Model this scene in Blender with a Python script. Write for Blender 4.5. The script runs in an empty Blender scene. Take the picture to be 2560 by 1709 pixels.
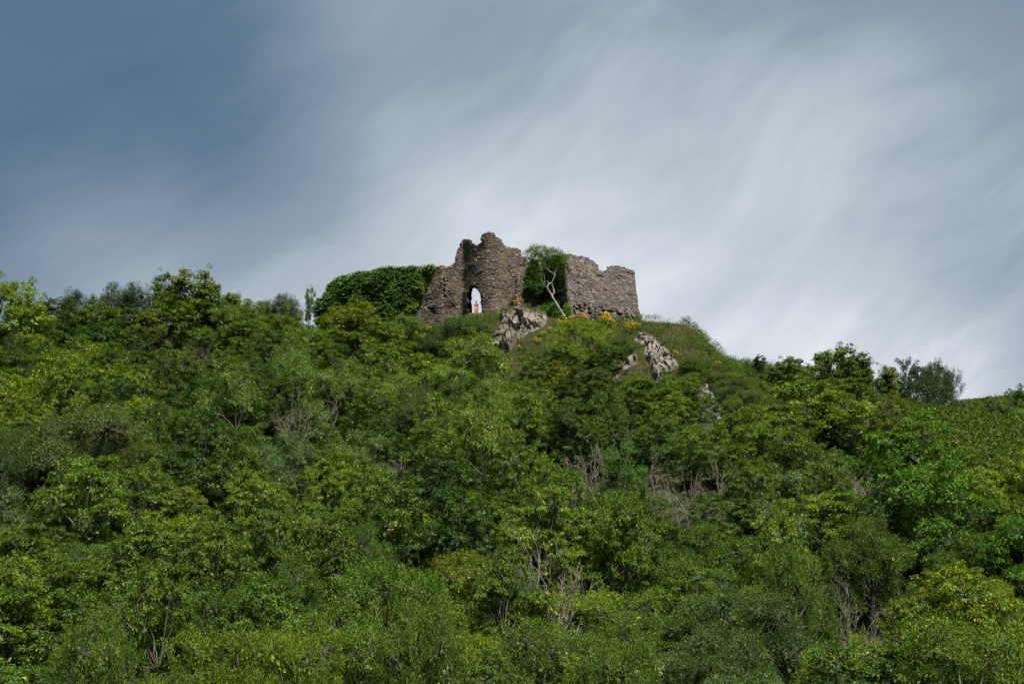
import bpy, math, random
import numpy as np
from mathutils import Vector, Matrix, noise

# ------------------------------------------------------------------ camera, sky, sun, exposure
sc = bpy.context.scene
R = math.radians
PITCH = R(15.0)
FPX = 50.0 / 36.0 * 2560.0          # focal length in photo pixels
CT, ST = math.cos(PITCH), math.sin(PITCH)

cam_d = bpy.data.cameras.new('camera'); cam = bpy.data.objects.new('camera', cam_d)
sc.collection.objects.link(cam); sc.camera = cam
cam_d.lens = 50; cam_d.sensor_width = 36; cam_d.clip_start = 0.5; cam_d.clip_end = 6000
cam.location = (0, 0, 0); cam.rotation_euler = (R(90) + PITCH, 0, 0)

sc.view_settings.view_transform = 'Standard'
sc.view_settings.look = 'None'
sc.view_settings.gamma = 1.0
sc.view_settings.use_curve_mapping = False
sc.view_settings.exposure = 1.30

def pix_dir(px, py):
    u = (px - 1280.0) / FPX; v = (854.5 - py) / FPX
    return np.array([u, CT - v * ST, ST + v * CT])
def at(px, py, Y):
    d = pix_dir(px, py)
    return d * (Y / d[1])
def project(P):
    P = np.asarray(P, float)
    x, y, z = P[..., 0], P[..., 1], P[..., 2]
    dep = y * CT + z * ST
    up = z * CT - y * ST
    return 1280 + FPX * x / dep, 854.5 - FPX * up / dep

SUN_EL, SUN_AZ = R(61), R(146)       # azimuth from the view direction (+Y) towards the right (+X)
sun_dir = Vector((math.sin(SUN_AZ) * math.cos(SUN_EL), math.cos(SUN_AZ) * math.cos(SUN_EL), math.sin(SUN_EL)))

def nd(nt, typ, **kw):
    n = nt.nodes.new(typ)
    for k, v in kw.items():
        setattr(n, k, v)
    return n
def lk(nt, a, b): nt.links.new(a, b)
def mth(nt, op, a, b=None, clamp=False):
    n = nt.nodes.new('ShaderNodeMath'); n.operation = op; n.use_clamp = clamp
    for i, v in enumerate((a, b)):
        if v is None: continue
        if isinstance(v, (int, float)): n.inputs[i].default_value = v
        else: nt.links.new(v, n.inputs[i])
    return n.outputs[0]

world = bpy.data.worlds.new('World'); sc.world = world; world.use_nodes = True
nt = world.node_tree; nt.nodes.clear()
out = nd(nt, 'ShaderNodeOutputWorld'); bg = nd(nt, 'ShaderNodeBackground'); bg.inputs[1].default_value = 0.1
sky = nd(nt, 'ShaderNodeTexSky', sky_type='NISHITA', sun_disc=False)
sky.sun_elevation = SUN_EL; sky.sun_rotation = SUN_AZ
tc = nd(nt, 'ShaderNodeTexCoord')
gen = tc.outputs['Generated']
# soft blobs of thicker / thinner cloud round fixed directions of the sky
def blob(px, py, r0, r1):
    d = Vector(pix_dir(px, py)).normalized()
    v = nd(nt, 'ShaderNodeVectorMath', operation='DISTANCE'); lk(nt, warp_out, v.inputs[0]); v.inputs[1].default_value = d
    m = nd(nt, 'ShaderNodeMapRange', interpolation_type='SMOOTHERSTEP')
    lk(nt, v.outputs['Value'], m.inputs[0]); m.inputs[1].default_value = r1; m.inputs[2].default_value = r0
    m.inputs[3].default_value = 0.0; m.inputs[4].default_value = 1.0
    return m.outputs[0]
wn = nd(nt, 'ShaderNodeTexNoise'); wn.inputs['Scale'].default_value = 2.6; wn.inputs['Detail'].default_value = 3
lk(nt, gen, wn.inputs['Vector'])
wv = nd(nt, 'ShaderNodeVectorMath', operation='MULTIPLY_ADD')
lk(nt, wn.outputs['Color'], wv.inputs[0]); wv.inputs[1].default_value = (.12, .12, .12)
lk(nt, gen, wv.inputs[2])
ws = nd(nt, 'ShaderNodeVectorMath', operation='SUBTRACT'); lk(nt, wv.outputs[0], ws.inputs[0]); ws.inputs[1].default_value = (.06, .06, .06)
warp_out = ws.outputs[0]
def streak(rot, scl, det, seed, rough=0.55):
    m = nd(nt, 'ShaderNodeMapping'); m.inputs['Rotation'].default_value = (0, R(rot), 0)
    m2 = nd(nt, 'ShaderNodeMapping'); m2.inputs['Scale'].default_value = scl; m2.inputs['Location'].default_value = (seed, seed * .7, seed * 1.3)
    lk(nt, warp_out, m.inputs['Vector']); lk(nt, m.outputs[0], m2.inputs['Vector'])
    n = nd(nt, 'ShaderNodeTexNoise'); n.inputs['Scale'].default_value = 1.0; n.inputs['Detail'].default_value = det
    n.inputs['Roughness'].default_value = rough; n.inputs['Distortion'].default_value = 0.25
    lk(nt, m2.outputs[0], n.inputs['Vector'])
    return n.outputs['Fac']
s1 = streak(26, (2.4, 2.0, 6.0), 9, 5.3, .52)
s2 = streak(36, (5.0, 4.0, 21.0), 10, 9.7, .60)
s4 = streak(16, (9.0, 6.0, 30.0), 8, 23.1, .60)
s3 = streak(12, (1.4, 1.0, 3.2), 3, 17.3)
b_right = blob(1720, 1020, 0.06, 0.62)
b_ctr = blob(1150, 800, 0.0, 0.26)
b_dark = blob(520, 300, 0.0, 0.17)
b_dark2 = blob(1180, 260, 0.0, 0.12)
b_lowright = blob(2450, 900, 0.0, 0.075)
b_gap = blob(2330, 640, 0.0, 0.13)
b_tl = blob(0, -100, 0.0, 0.28)
b_wisp = blob(330, 560, 0.0, 0.10)
b_left = blob(230, 800, 0.0, 0.20)
b_tr = blob(2560, -250, 0.0, 0.35)
cov = mth(nt, 'MULTIPLY_ADD', b_right, 0.64)
nt.nodes[-1].inputs[2].default_value = 0.235
def add(a, b, w):
    n = nt.nodes.new('ShaderNodeMath'); n.operation = 'MULTIPLY_ADD'
    lk(nt, b, n.inputs[0]); n.inputs[1].default_value = w; lk(nt, a, n.inputs[2])
    return n.outputs[0]
cov = add(cov, b_ctr, 0.10)
cov = add(cov, b_left, 0.17)
cov = add(cov, b_dark, -0.23)
cov = add(cov, b_dark2, -0.10)
cov = add(cov, mth(nt, 'MULTIPLY', b_lowright, s2), 0.30)
cov = add(cov, b_gap, -0.07)
cov = add(cov, b_tl, -0.03)
cov = add(cov, b_wisp, 0.12)
cov = add(cov, b_tr, -0.05)
c1 = mth(nt, 'SUBTRACT', s1, 0.5); cov = add(cov, c1, 0.40)
c2 = mth(nt, 'SUBTRACT', s2, 0.5); cov = add(cov, c2, 0.24)
c4 = mth(nt, 'SUBTRACT', s4, 0.5); cov = add(cov, c4, 0.15)
c3 = mth(nt, 'SUBTRACT', s3, 0.5); cov = add(cov, c3, 0.30)
ramp = nd(nt, 'ShaderNodeValToRGB'); lk(nt, cov, ramp.inputs[0])
cr = ramp.color_ramp; cr.interpolation = 'LINEAR'
cr.elements[0].position = 0.0; cr.elements[0].color = (.038, .082, .145, 1)
cr.elements[1].position = 1.0; cr.elements[1].color = (.64, .68, .715, 1)
e = cr.elements.new(0.30); e.color = (.088, .145, .215, 1)
e = cr.elements.new(0.62); e.color = (.222, .276, .335, 1)
e = cr.elements.new(0.85); e.color = (.43, .475, .52, 1)
cs = nd(nt, 'ShaderNodeVectorMath', operation='SCALE'); lk(nt, ramp.outputs[0], cs.inputs[0]); cs.inputs['Scale'].default_value = 5.5
mx = nd(nt, 'ShaderNodeMix', data_type='RGBA'); mx.inputs[0].default_value = 0.93
sk = nd(nt, 'ShaderNodeVectorMath', operation='SCALE'); lk(nt, sky.outputs[0], sk.inputs[0]); sk.inputs['Scale'].default_value = 0.35
lk(nt, sk.outputs[0], mx.inputs[6]); lk(nt, cs.outputs[0], mx.inputs[7])
lk(nt, mx.outputs[2], bg.inputs[0]); lk(nt, bg.outputs[0], out.inputs[0])

sun_l = bpy.data.lights.new('sun', 'SUN'); sun_l.energy = 4.6; sun_l.angle = R(12); sun_l.color = (1.0, .95, .86)
sun = bpy.data.objects.new('sun', sun_l); sc.collection.objects.link(sun)
sun.rotation_euler = sun_dir.to_track_quat('Z', 'Y').to_euler()

# ------------------------------------------------------------------ helpers
COL = sc.collection
def link(o, parent=None):
    COL.objects.link(o)
    if parent is not None: o.parent = parent
    return o
def tag(o, label=None, cat=None, group=None, kind=None):
    if label: o['label'] = label
    if cat: o['category'] = cat
    if group: o['group'] = group
    if kind: o['kind'] = kind
    return o
def empty(name, loc=(0, 0, 0), rz=0):
    o = bpy.data.objects.new(name, None); o.location = [float(c) for c in loc]; o.rotation_euler = (0, 0, rz)
    o.empty_display_size = .3
    return link(o)
def mesh_np(name, V, F, mat=None, smooth=False):
    """V (n,3), F (m,k) arrays -> mesh"""
    V = np.ascontiguousarray(V, dtype=np.float32); F = np.ascontiguousarray(F, dtype=np.int32)
    me = bpy.data.meshes.new(name)
    k = F.shape[1]; m = len(F)
    me.vertices.add(len(V)); me.vertices.foreach_set('co', V.ravel())
    me.loops.add(m * k); me.loops.foreach_set('vertex_index', F.ravel())
    me.polygons.add(m); me.polygons.foreach_set('loop_start', np.arange(0, m * k, k, dtype=np.int32))
    try: me.polygons.foreach_set('loop_total', np.full(m, k, dtype=np.int32))
    except Exception: pass
    me.polygons.foreach_set('use_smooth', np.full(m, smooth, dtype=bool))
    me.update(calc_edges=True); me.validate()
    if mat: me.materials.append(mat)
    return me
def obj(name, me, parent=None):
    return link(bpy.data.objects.new(name, me), parent)
def unit(a):
    return a / np.maximum(np.linalg.norm(a, axis=-1, keepdims=True), 1e-9)
def inpoly(px, py, poly):
    px = np.asarray(px, float); py = np.asarray(py, float)
    r = np.zeros(px.shape, bool); n = len(poly); j = n - 1
    for i in range(n):
        xi, yi = poly[i]; xj, yj = poly[j]
        if yi != yj:
            c = ((yi > py) != (yj > py)) & (px < (xj - xi) * (py - yi) / (yj - yi) + xi)
            r ^= c
        j = i
    return r
def polydist(px, py, poly):
    """signed distance in pixels, positive inside"""
    px = np.asarray(px, float); py = np.asarray(py, float)
    d = np.full(px.shape, 1e9); n = len(poly)
    for i in range(n):
        ax, ay = poly[i]; bx, by = poly[(i + 1) % n]
        vx, vy = bx - ax, by - ay; L = vx * vx + vy * vy + 1e-9
        t = np.clip(((px - ax) * vx + (py - ay) * vy) / L, 0, 1)
        d = np.minimum(d, np.hypot(px - ax - t * vx, py - ay - t * vy))
    return np.where(inpoly(px, py, poly), d, -d)
class Tubes:
    def __init__(s): s.V = []; s.F = []; s.n = 0
    def add(s, pts, rad, sides=5):
        pts = [Vector(p) for p in pts]; n = len(pts)
        for i, p in enumerate(pts):
            t = (pts[min(i + 1, n - 1)] - pts[max(i - 1, 0)])
            if t.length < 1e-6: t = Vector((0, 0, 1))
            t.normalize()
            a = t.cross(Vector((0.31, 0.87, 0.37))).normalized(); b = t.cross(a)
            r = rad[i] if hasattr(rad, '__len__') else rad
            for k in range(sides):
                an = 2 * math.pi * k / sides
                q = p + a * (math.cos(an) * r) + b * (math.sin(an) * r)
                s.V.append((q.x, q.y, q.z))
        for i in range(n - 1):
            for k in range(sides):
                k2 = (k + 1) % sides; o = s.n + i * sides
                s.F.append((o + k, o + k2, o + sides + k2, o + sides + k))
        s.n += n * sides
    def mesh(s, name, mat):
        return mesh_np(name, np.array(s.V), np.array(s.F), mat, True)

def fbm_np(x, y, seed=0, octv=4, scale=1.0):
    """cheap smooth pseudo noise in numpy, about -1..1"""
    rs = np.random.RandomState(seed); r = np.zeros(np.broadcast(x, y).shape); a = 1.0; s = scale; tot = 0
    for o in range(octv):
        for k in range(3):
            th = rs.rand() * 6.283; ph = rs.rand() * 6.283
            ph2 = rs.rand() * 6.283; th2 = th + 1.3 + rs.rand()
            r = r + a * np.sin((x * math.cos(th) + y * math.sin(th)) * s + ph + 1.3 * np.sin((x * math.cos(th2) + y * math.sin(th2)) * s * .6 + ph2)) / 3
        tot += a; a *= .5; s *= 2.05
    return r / tot * 1.6

# ------------------------------------------------------------------ materials
def new_mat(name):
    m = bpy.data.materials.new(name); m.use_nodes = True; t = m.node_tree; t.nodes.clear()
    return m, t
def rgb(c): return (c[0], c[1], c[2], 1)
def leaf_mat(name, c1, c2, c3, trans=0.24, gloss=0.12, noise_scale=0.8):
    """c1..c2 leaf to leaf, c3 odd leaves, clumps from object-space noise, whole trees vary too"""
    m, t = new_mat(name)
    o = nd(t, 'ShaderNodeOutputMaterial'); g = nd(t, 'ShaderNodeNewGeometry'); oi = nd(t, 'ShaderNodeObjectInfo'); c = nd(t, 'ShaderNodeTexCoord')
    n = nd(t, 'ShaderNodeTexNoise'); n.inputs['Scale'].default_value = noise_scale; n.inputs['Detail'].default_value = 3
    lk(t, c.outputs['Object'], n.inputs['Vector'])
    a = mth(t, 'MULTIPLY', g.outputs['Random Per Island'], .55)
    n2 = mth(t, 'SUBTRACT', n.outputs['Fac'], .5)
    b = mth(t, 'MULTIPLY', n2, 1.9)
    s = mth(t, 'ADD', a, b); s = mth(t, 'ADD', s, .2, clamp=True)
    r = nd(t, 'ShaderNodeValToRGB'); lk(t, s, r.inputs[0])
    r.color_ramp.elements[0].color = rgb(c1); r.color_ramp.elements[1].color = rgb(c2)
    # a few odd leaves
    odd = mth(t, 'GREATER_THAN', mth(t, 'FRACT', mth(t, 'MULTIPLY', g.outputs['Random Per Island'], 17.3)), .93)
    mxx = nd(t, 'ShaderNodeMix', data_type='RGBA'); lk(t, odd, mxx.inputs[0]); lk(t, r.outputs[0], mxx.inputs[6]); mxx.inputs[7].default_value = rgb(c3)
    hsv = nd(t, 'ShaderNodeHueSaturation'); lk(t, mxx.outputs[2], hsv.inputs['Color'])
    hv = mth(t, 'ADD', mth(t, 'MULTIPLY', oi.outputs['Random'], .022), .489); lk(t, hv, hsv.inputs['Hue'])
    vv = mth(t, 'ADD', mth(t, 'MULTIPLY', mth(t, 'FRACT', mth(t, 'MULTIPLY', oi.outputs['Random'], 7.7)), .45), .78); lk(t, vv, hsv.inputs['Value'])
    d = nd(t, 'ShaderNodeBsdfDiffuse'); tr = nd(t, 'ShaderNodeBsdfTranslucent'); gl = nd(t, 'ShaderNodeBsdfGlossy')
    lk(t, hsv.outputs[0], d.inputs[0])
    sc2 = nd(t, 'ShaderNodeMix', data_type='RGBA', blend_type='MULTIPLY'); sc2.inputs[0].default_value = 1; lk(t, hsv.outputs[0], sc2.inputs[6]); sc2.inputs[7].default_value = (1.35, 1.25, .5, 1)
    lk(t, sc2.outputs[2], tr.inputs[0])
    gl.inputs['Roughness'].default_value = .6; gl.inputs[0].default_value = (.75, .8, .8, 1)
    m1 = nd(t, 'ShaderNodeMixShader'); m1.inputs[0].default_value = trans; lk(t, d.outputs[0], m1.inputs[1]); lk(t, tr.outputs[0], m1.inputs[2])
    fr = nd(t, 'ShaderNodeFresnel'); fr.inputs[0].default_value = 1.35
    gf = mth(t, 'MINIMUM', mth(t, 'MULTIPLY', fr.outputs[0], gloss * 4), .03)
    m2 = nd(t, 'ShaderNodeMixShader'); lk(t, gf, m2.inputs[0]); lk(t, m1.outputs[0], m2.inputs[1]); lk(t, gl.outputs[0], m2.inputs[2])
    lk(t, m2.outputs[0], o.inputs[0])
    return m
LM = {
 'lime':    leaf_mat('leaf_lime',   (0.055, 0.112, 0.007), (0.180, 0.249, 0.014), (0.299, 0.304, 0.028)),
 'bright':  leaf_mat('leaf_bright', (0.039, 0.093, 0.008), (0.132, 0.211, 0.015), (0.246, 0.266, 0.028)),
 'mid':     leaf_mat('leaf_mid',    (0.030, 0.074, 0.008), (0.099, 0.167, 0.015), (0.202, 0.228, 0.028)),
 'deep':    leaf_mat('leaf_deep',   (0.017, 0.049, 0.007), (0.055, 0.112, 0.011), (0.097, 0.152, 0.021)),
 'emerald': leaf_mat('leaf_emerald',(0.025, 0.084, 0.008), (0.081, 0.182, 0.012), (0.141, 0.228, 0.021)),
 'grey':    leaf_mat('leaf_grey',   (0.033, 0.074, 0.015), (0.092, 0.154, 0.032), (0.176, 0.237, 0.077), gloss=.14),
 'olive':   leaf_mat('leaf_olive',  (0.037, 0.065, 0.011), (0.097, 0.135, 0.024), (0.158, 0.171, 0.042)),
 'gold':    leaf_mat('leaf_gold',   (0.046, 0.095, 0.008), (0.154, 0.195, 0.013), (0.299, 0.228, 0.021)),
 'dark':    leaf_mat('leaf_dark',   (0.012, 0.040, 0.009), (0.037, 0.085, 0.017), (0.070, 0.114, 0.035), gloss=.14),
 'ivy':     leaf_mat('leaf_ivy',    (0.016, 0.063, 0.006), (0.063, 0.171, 0.010), (0.114, 0.228, 0.021), trans=.15, gloss=.16, noise_scale=1.6),
 'ivylime': leaf_mat('leaf_ivy_sunlit', (0.053, 0.142, 0.008), (0.158, 0.257, 0.014), (0.229, 0.285, 0.021), trans=.2, gloss=.12),  # lighter ivy copy, sunlight on the right edge put into its colour
}
def bark_mat(name, c1, c2, scale=6):
    m, t = new_mat(name)
    o = nd(t, 'ShaderNodeOutputMaterial'); b = nd(t, 'ShaderNodeBsdfPrincipled'); c = nd(t, 'ShaderNodeTexCoord')
    mp = nd(t, 'ShaderNodeMapping'); mp.inputs['Scale'].default_value = (1, 1, .25); lk(t, c.outputs['Object'], mp.inputs[0])
    n = nd(t, 'ShaderNodeTexNoise'); n.inputs['Scale'].default_value = scale; n.inputs['Detail'].default_value = 5; lk(t, mp.outputs[0], n.inputs['Vector'])
    r = nd(t, 'ShaderNodeValToRGB'); lk(t, n.outputs['Fac'], r.inputs[0]); r.color_ramp.elements[0].position = .35; r.color_ramp.elements[1].position = .65
    r.color_ramp.elements[0].color = rgb(c1); r.color_ramp.elements[1].color = rgb(c2)
    lk(t, r.outputs[0], b.inputs['Base Color']); b.inputs['Roughness'].default_value = .9
    lk(t, b.outputs[0], o.inputs[0]); return m
BARK = bark_mat('bark', (.045, .042, .03), (.12, .11, .08))
BARKPALE = bark_mat('pale_bark', (.09, .08, .06), (.27, .24, .19), 7)
TWIG = bark_mat('dead_twig', (.10, .088, .065), (.23, .205, .155))

def stone_mat(name, cols, moss=.5, lichen=.25):
    m, t = new_mat(name)
    o = nd(t, 'ShaderNodeOutputMaterial'); b = nd(t, 'ShaderNodeBsdfPrincipled'); g = nd(t, 'ShaderNodeNewGeometry'); oi = nd(t, 'ShaderNodeObjectInfo')
    rnd = mth(t, 'FRACT', mth(t, 'ADD', mth(t, 'MULTIPLY', g.outputs['Random Per Island'], 3.7), mth(t, 'MULTIPLY', oi.outputs['Random'], 5.3)))
    r = nd(t, 'ShaderNodeValToRGB'); lk(t, rnd, r.inputs[0])
    el = r.color_ramp.elements
    el[0].color = rgb(cols[0]); el[1].color = rgb(cols[-1])
    for i, c in enumerate(cols[1:-1]):
        e = el.new((i + 1) / (len(cols) - 1)); e.color = rgb(c)
    P = g.outputs['Position']
    n = nd(t, 'ShaderNodeTexNoise'); n.inputs['Scale'].default_value = 7; n.inputs['Detail'].default_value = 8; n.inputs['Roughness'].default_value = .7; lk(t, P, n.inputs['Vector'])
    gr = nd(t, 'ShaderNodeMapRange'); lk(t, n.outputs['Fac'], gr.inputs[0]); gr.inputs[1].default_value = .3; gr.inputs[2].default_value = .7; gr.inputs[3].default_value = .6; gr.inputs[4].default_value = 1.35
    mg = nd(t, 'ShaderNodeMix', data_type='RGBA', blend_type='MULTIPLY'); mg.inputs[0].default_value = 1; lk(t, r.outputs[0], mg.inputs[6]); lk(t, gr.outputs[0], mg.inputs[7])
    # weather stains and ochre / green patches a metre or two across
    n2 = nd(t, 'ShaderNodeTexNoise'); n2.inputs['Scale'].default_value = .55; n2.inputs['Detail'].default_value = 5; lk(t, P, n2.inputs['Vector'])
    a2 = nd(t, 'ShaderNodeMapRange'); lk(t, n2.outputs['Fac'], a2.inputs[0]); a2.inputs[1].default_value = .48; a2.inputs[2].default_value = .72; a2.inputs[4].default_value = moss
    m2 = nd(t, 'ShaderNodeMix', data_type='RGBA'); lk(t, a2.outputs[0], m2.inputs[0]); lk(t, mg.outputs[2], m2.inputs[6]); m2.inputs[7].default_value = (.17, .125, .055, 1)
    n3 = nd(t, 'ShaderNodeTexNoise'); n3.inputs['Scale'].default_value = 3.2; n3.inputs['Detail'].default_value = 6; lk(t, P, n3.inputs['Vector'])
    a3 = nd(t, 'ShaderNodeMapRange'); lk(t, n3.outputs['Fac'], a3.inputs[0]); a3.inputs[1].default_value = .60; a3.inputs[2].default_value = .70; a3.inputs[4].default_value = lichen
    m3 = nd(t, 'ShaderNodeMix', data_type='RGBA'); lk(t, a3.outputs[0], m3.inputs[0]); lk(t, m2.outputs[2], m3.inputs[6]); m3.inputs[7].default_value = (.46, .44, .40, 1)
    lk(t, m3.outputs[2], b.inputs['Base Color']); b.inputs['Roughness'].default_value = .95
    bp = nd(t, 'ShaderNodeBump'); bp.inputs['Strength'].default_value = .6; bp.inputs['Distance'].default_value = .05; lk(t, n.outputs['Fac'], bp.inputs['Height']); lk(t, bp.outputs[0], b.inputs['Normal'])
    lk(t, b.outputs[0], o.inputs[0]); return m
ST_BROWN = stone_mat('brown_rubble_stone', [(.058, .044, .034), (.108, .083, .062), (.082, .065, .053), (.155, .12, .09), (.10, .085, .071), (.21, .175, .14)], .55, .25)
ST_GREY = stone_mat('grey_rubble_stone', [(.078, .064, .058), (.135, .112, .102), (.102, .084, .078), (.195, .165, .152), (.122, .105, .098), (.25, .218, .20)], .3, .4)
def simple_noise_mat(name, c1, c2, scale, c3=None, bump=0.0, s3=.6, th=(.5, .7), coord='Position'):
    m, t = new_mat(name)
    o = nd(t, 'ShaderNodeOutputMaterial'); b = nd(t, 'ShaderNodeBsdfPrincipled'); g = nd(t, 'ShaderNodeNewGeometry')
    n = nd(t, 'ShaderNodeTexNoise'); n.inputs['Scale'].default_value = scale; n.inputs['Detail'].default_value = 8; n.inputs['Roughness'].default_value = .65
    lk(t, g.outputs['Position'], n.inputs['Vector'])
    r = nd(t, 'ShaderNodeValToRGB'); lk(t, n.outputs['Fac'], r.inputs[0]); r.color_ramp.elements[0].position = .35; r.color_ramp.elements[1].position = .66
    r.color_ramp.elements[0].color = rgb(c1); r.color_ramp.elements[1].color = rgb(c2)
    last = r.outputs[0]
    if c3:
        n3 = nd(t, 'ShaderNodeTexNoise'); n3.inputs['Scale'].default_value = s3; n3.inputs['Detail'].default_value = 6; lk(t, g.outputs['Position'], n3.inputs['Vector'])
        a3 = nd(t, 'ShaderNodeMapRange'); lk(t, n3.outputs['Fac'], a3.inputs[0]); a3.inputs[1].default_value = th[0]; a3.inputs[2].default_value = th[1]
        m3 = nd(t, 'ShaderNodeMix', data_type='RGBA'); lk(t, a3.outputs[0], m3.inputs[0]); lk(t, last, m3.inputs[6]); m3.inputs[7].default_value = rgb(c3)
        last = m3.outputs[2]
    lk(t, last, b.inputs['Base Color']); b.inputs['Roughness'].default_value = .95; b.inputs['Specular IOR Level'].default_value = .1
    if bump:
        bp = nd(t, 'ShaderNodeBump'); bp.inputs['Strength'].default_value = bump; bp.inputs['Distance'].default_value = .15; lk(t, n.outputs['Fac'], bp.inputs['Height']); lk(t, bp.outputs[0], b.inputs['Normal'])
    lk(t, b.outputs[0], o.inputs[0]); return m
MORTAR = simple_noise_mat('mortar_and_core', (.045, .036, .028), (.10, .08, .062), 4)
GROUND = simple_noise_mat('soil_and_turf', (.012, .018, .006), (.030, .038, .011), 1.5, (.035, .030, .015), .5, .35, (.5, .7))
ROCK = simple_noise_mat('limestone', (.10, .088, .074), (.27, .25, .225), 2.3, (.125, .108, .085), .9, .5, (.44, .62))
EARTH = simple_noise_mat('red_earth', (.10, .045, .028), (.20, .10, .06), 2.2, None, .8)

# ------------------------------------------------------------------ terrain
_cpx = [-2500, -600, 0, 400, 800, 1050, 1200, 1330, 1430, 1600, 1700, 1800, 1900, 2000, 2100, 2200, 2400, 2560, 3400]
_cz  = [40, 40.8, 40.6, 40.6, 41.2, 41.9, 42.1, 42.4, 42.0, 41.6, 40.9, 39.1, 36.3, 32.5, 28.6, 26.4, 24.5, 24.5, 24.5]
_cx = (np.array(_cpx) - 1280) * .0439
def sstep(a, b, x):
    t = np.clip((x - a) / (b - a), 0, 1); return t * t * (3 - 2 * t)
def ground(x, y):
    x = np.asarray(x, float); y = np.asarray(y, float)
    C = np.interp(x, _cx, _cz) - np.clip(y - 160, 0, 60) * .05
    S = .43 * (y - 52) - 4.0
    S = np.where(S > -2, S, -2 + (S + 2) * .0) + .0
    crag = sstep(-10, -4, x) * (1 - sstep(17, 24, x))
    S = S + crag * np.clip(y - 136, 0, 12) * .62 + (1 - crag) * np.clip(y - 142, 0, 9) * .6 * (1 - sstep(5, 15, x))
    k = .9
    h = -k * np.logaddexp(-S / k, -C / k)
    h = np.where(S < C - 8, S, h)
    # far hill on the right
    fx = np.interp(x, [20, 42, 55, 64, 75, 140], [20, 32, 39.5, 44.6, 45.0, 46])
    fh = 20 + (fx - 20) * sstep(148, 203, y)
    h = np.where(y > 150, np.maximum(h, fh * sstep(30, 45, x) + h * (1 - sstep(30, 45, x))), h)
    h = h - 3.2 * np.exp(-((x - 7.5) / 5.5) ** 2 - ((y - 90.5) / 4.2) ** 2)  # pit carved into the slope so the hollow falls into shade
    h = h + 1.9 * np.exp(-((x - .6) / 2.6) ** 2 - ((y - 143.6) / 2.0) ** 2)
    h = h + fbm_np(x, y, 5, 4, .35) * .35 * sstep(45, 60, y)
    far = sstep(260, 900, y); h = h * (1 - far) + 20 * far
    return h
def gz(x, y): return float(ground(x, y))
def axis(lo, hi, fine, ext):
    a = list(np.arange(lo, hi + .01, fine)); s = fine; v = hi
    while v < ext[1]: s *= 1.25; v += s; a.append(v)
    s = fine; v = lo
    while v > ext[0]: s *= 1.25; v -= s; a.insert(0, v)
    return np.array(a)
ax_ = axis(-62, 86, .75, (-1800, 1800)); ay_ = axis(48, 212, .75, (-200, 2500))
GX, GY = np.meshgrid(ax_, ay_)
GZ = ground(GX, GY)
nx, ny = len(ax_), len(ay_)
idx = np.arange(nx * ny).reshape(ny, nx)
F = np.stack([idx[:-1, :-1], idx[:-1, 1:], idx[1:, 1:], idx[1:, :-1]], -1).reshape(-1, 4)
tag(obj('ground', mesh_np('ground', np.stack([GX, GY, GZ], -1).reshape(-1, 3), F, GROUND, True)), kind='structure')

# ------------------------------------------------------------------ masonry
def stone_variant(seed):
    rs = random.Random(seed); j = lambda a: (rs.random() - .5) * a
    def ring(y, sx, sz, a):
        return [(-sx + j(a), y + j(a * .5), -sz + j(a)), (sx + j(a), y + j(a * .5), -sz + j(a)), (sx + j(a), y + j(a * .5), sz + j(a)), (-sx + j(a), y + j(a * .5), sz + j(a))]
    V = ring(.5, .47, .46, .05) + ring(-.25, .49, .48, .09) + ring(-.5, .38, .34, .2)
    F = []
    for k in range(2):
        for i in range(4):
            i2 = (i + 1) % 4; F.append((k * 4 + i, k * 4 + i2, k * 4 + 4 + i2, k * 4 + 4 + i))
    F.append((8, 9, 10, 11))
    return np.array(V), np.array(F)
SV = [stone_variant(i) for i in range(14)]

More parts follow.
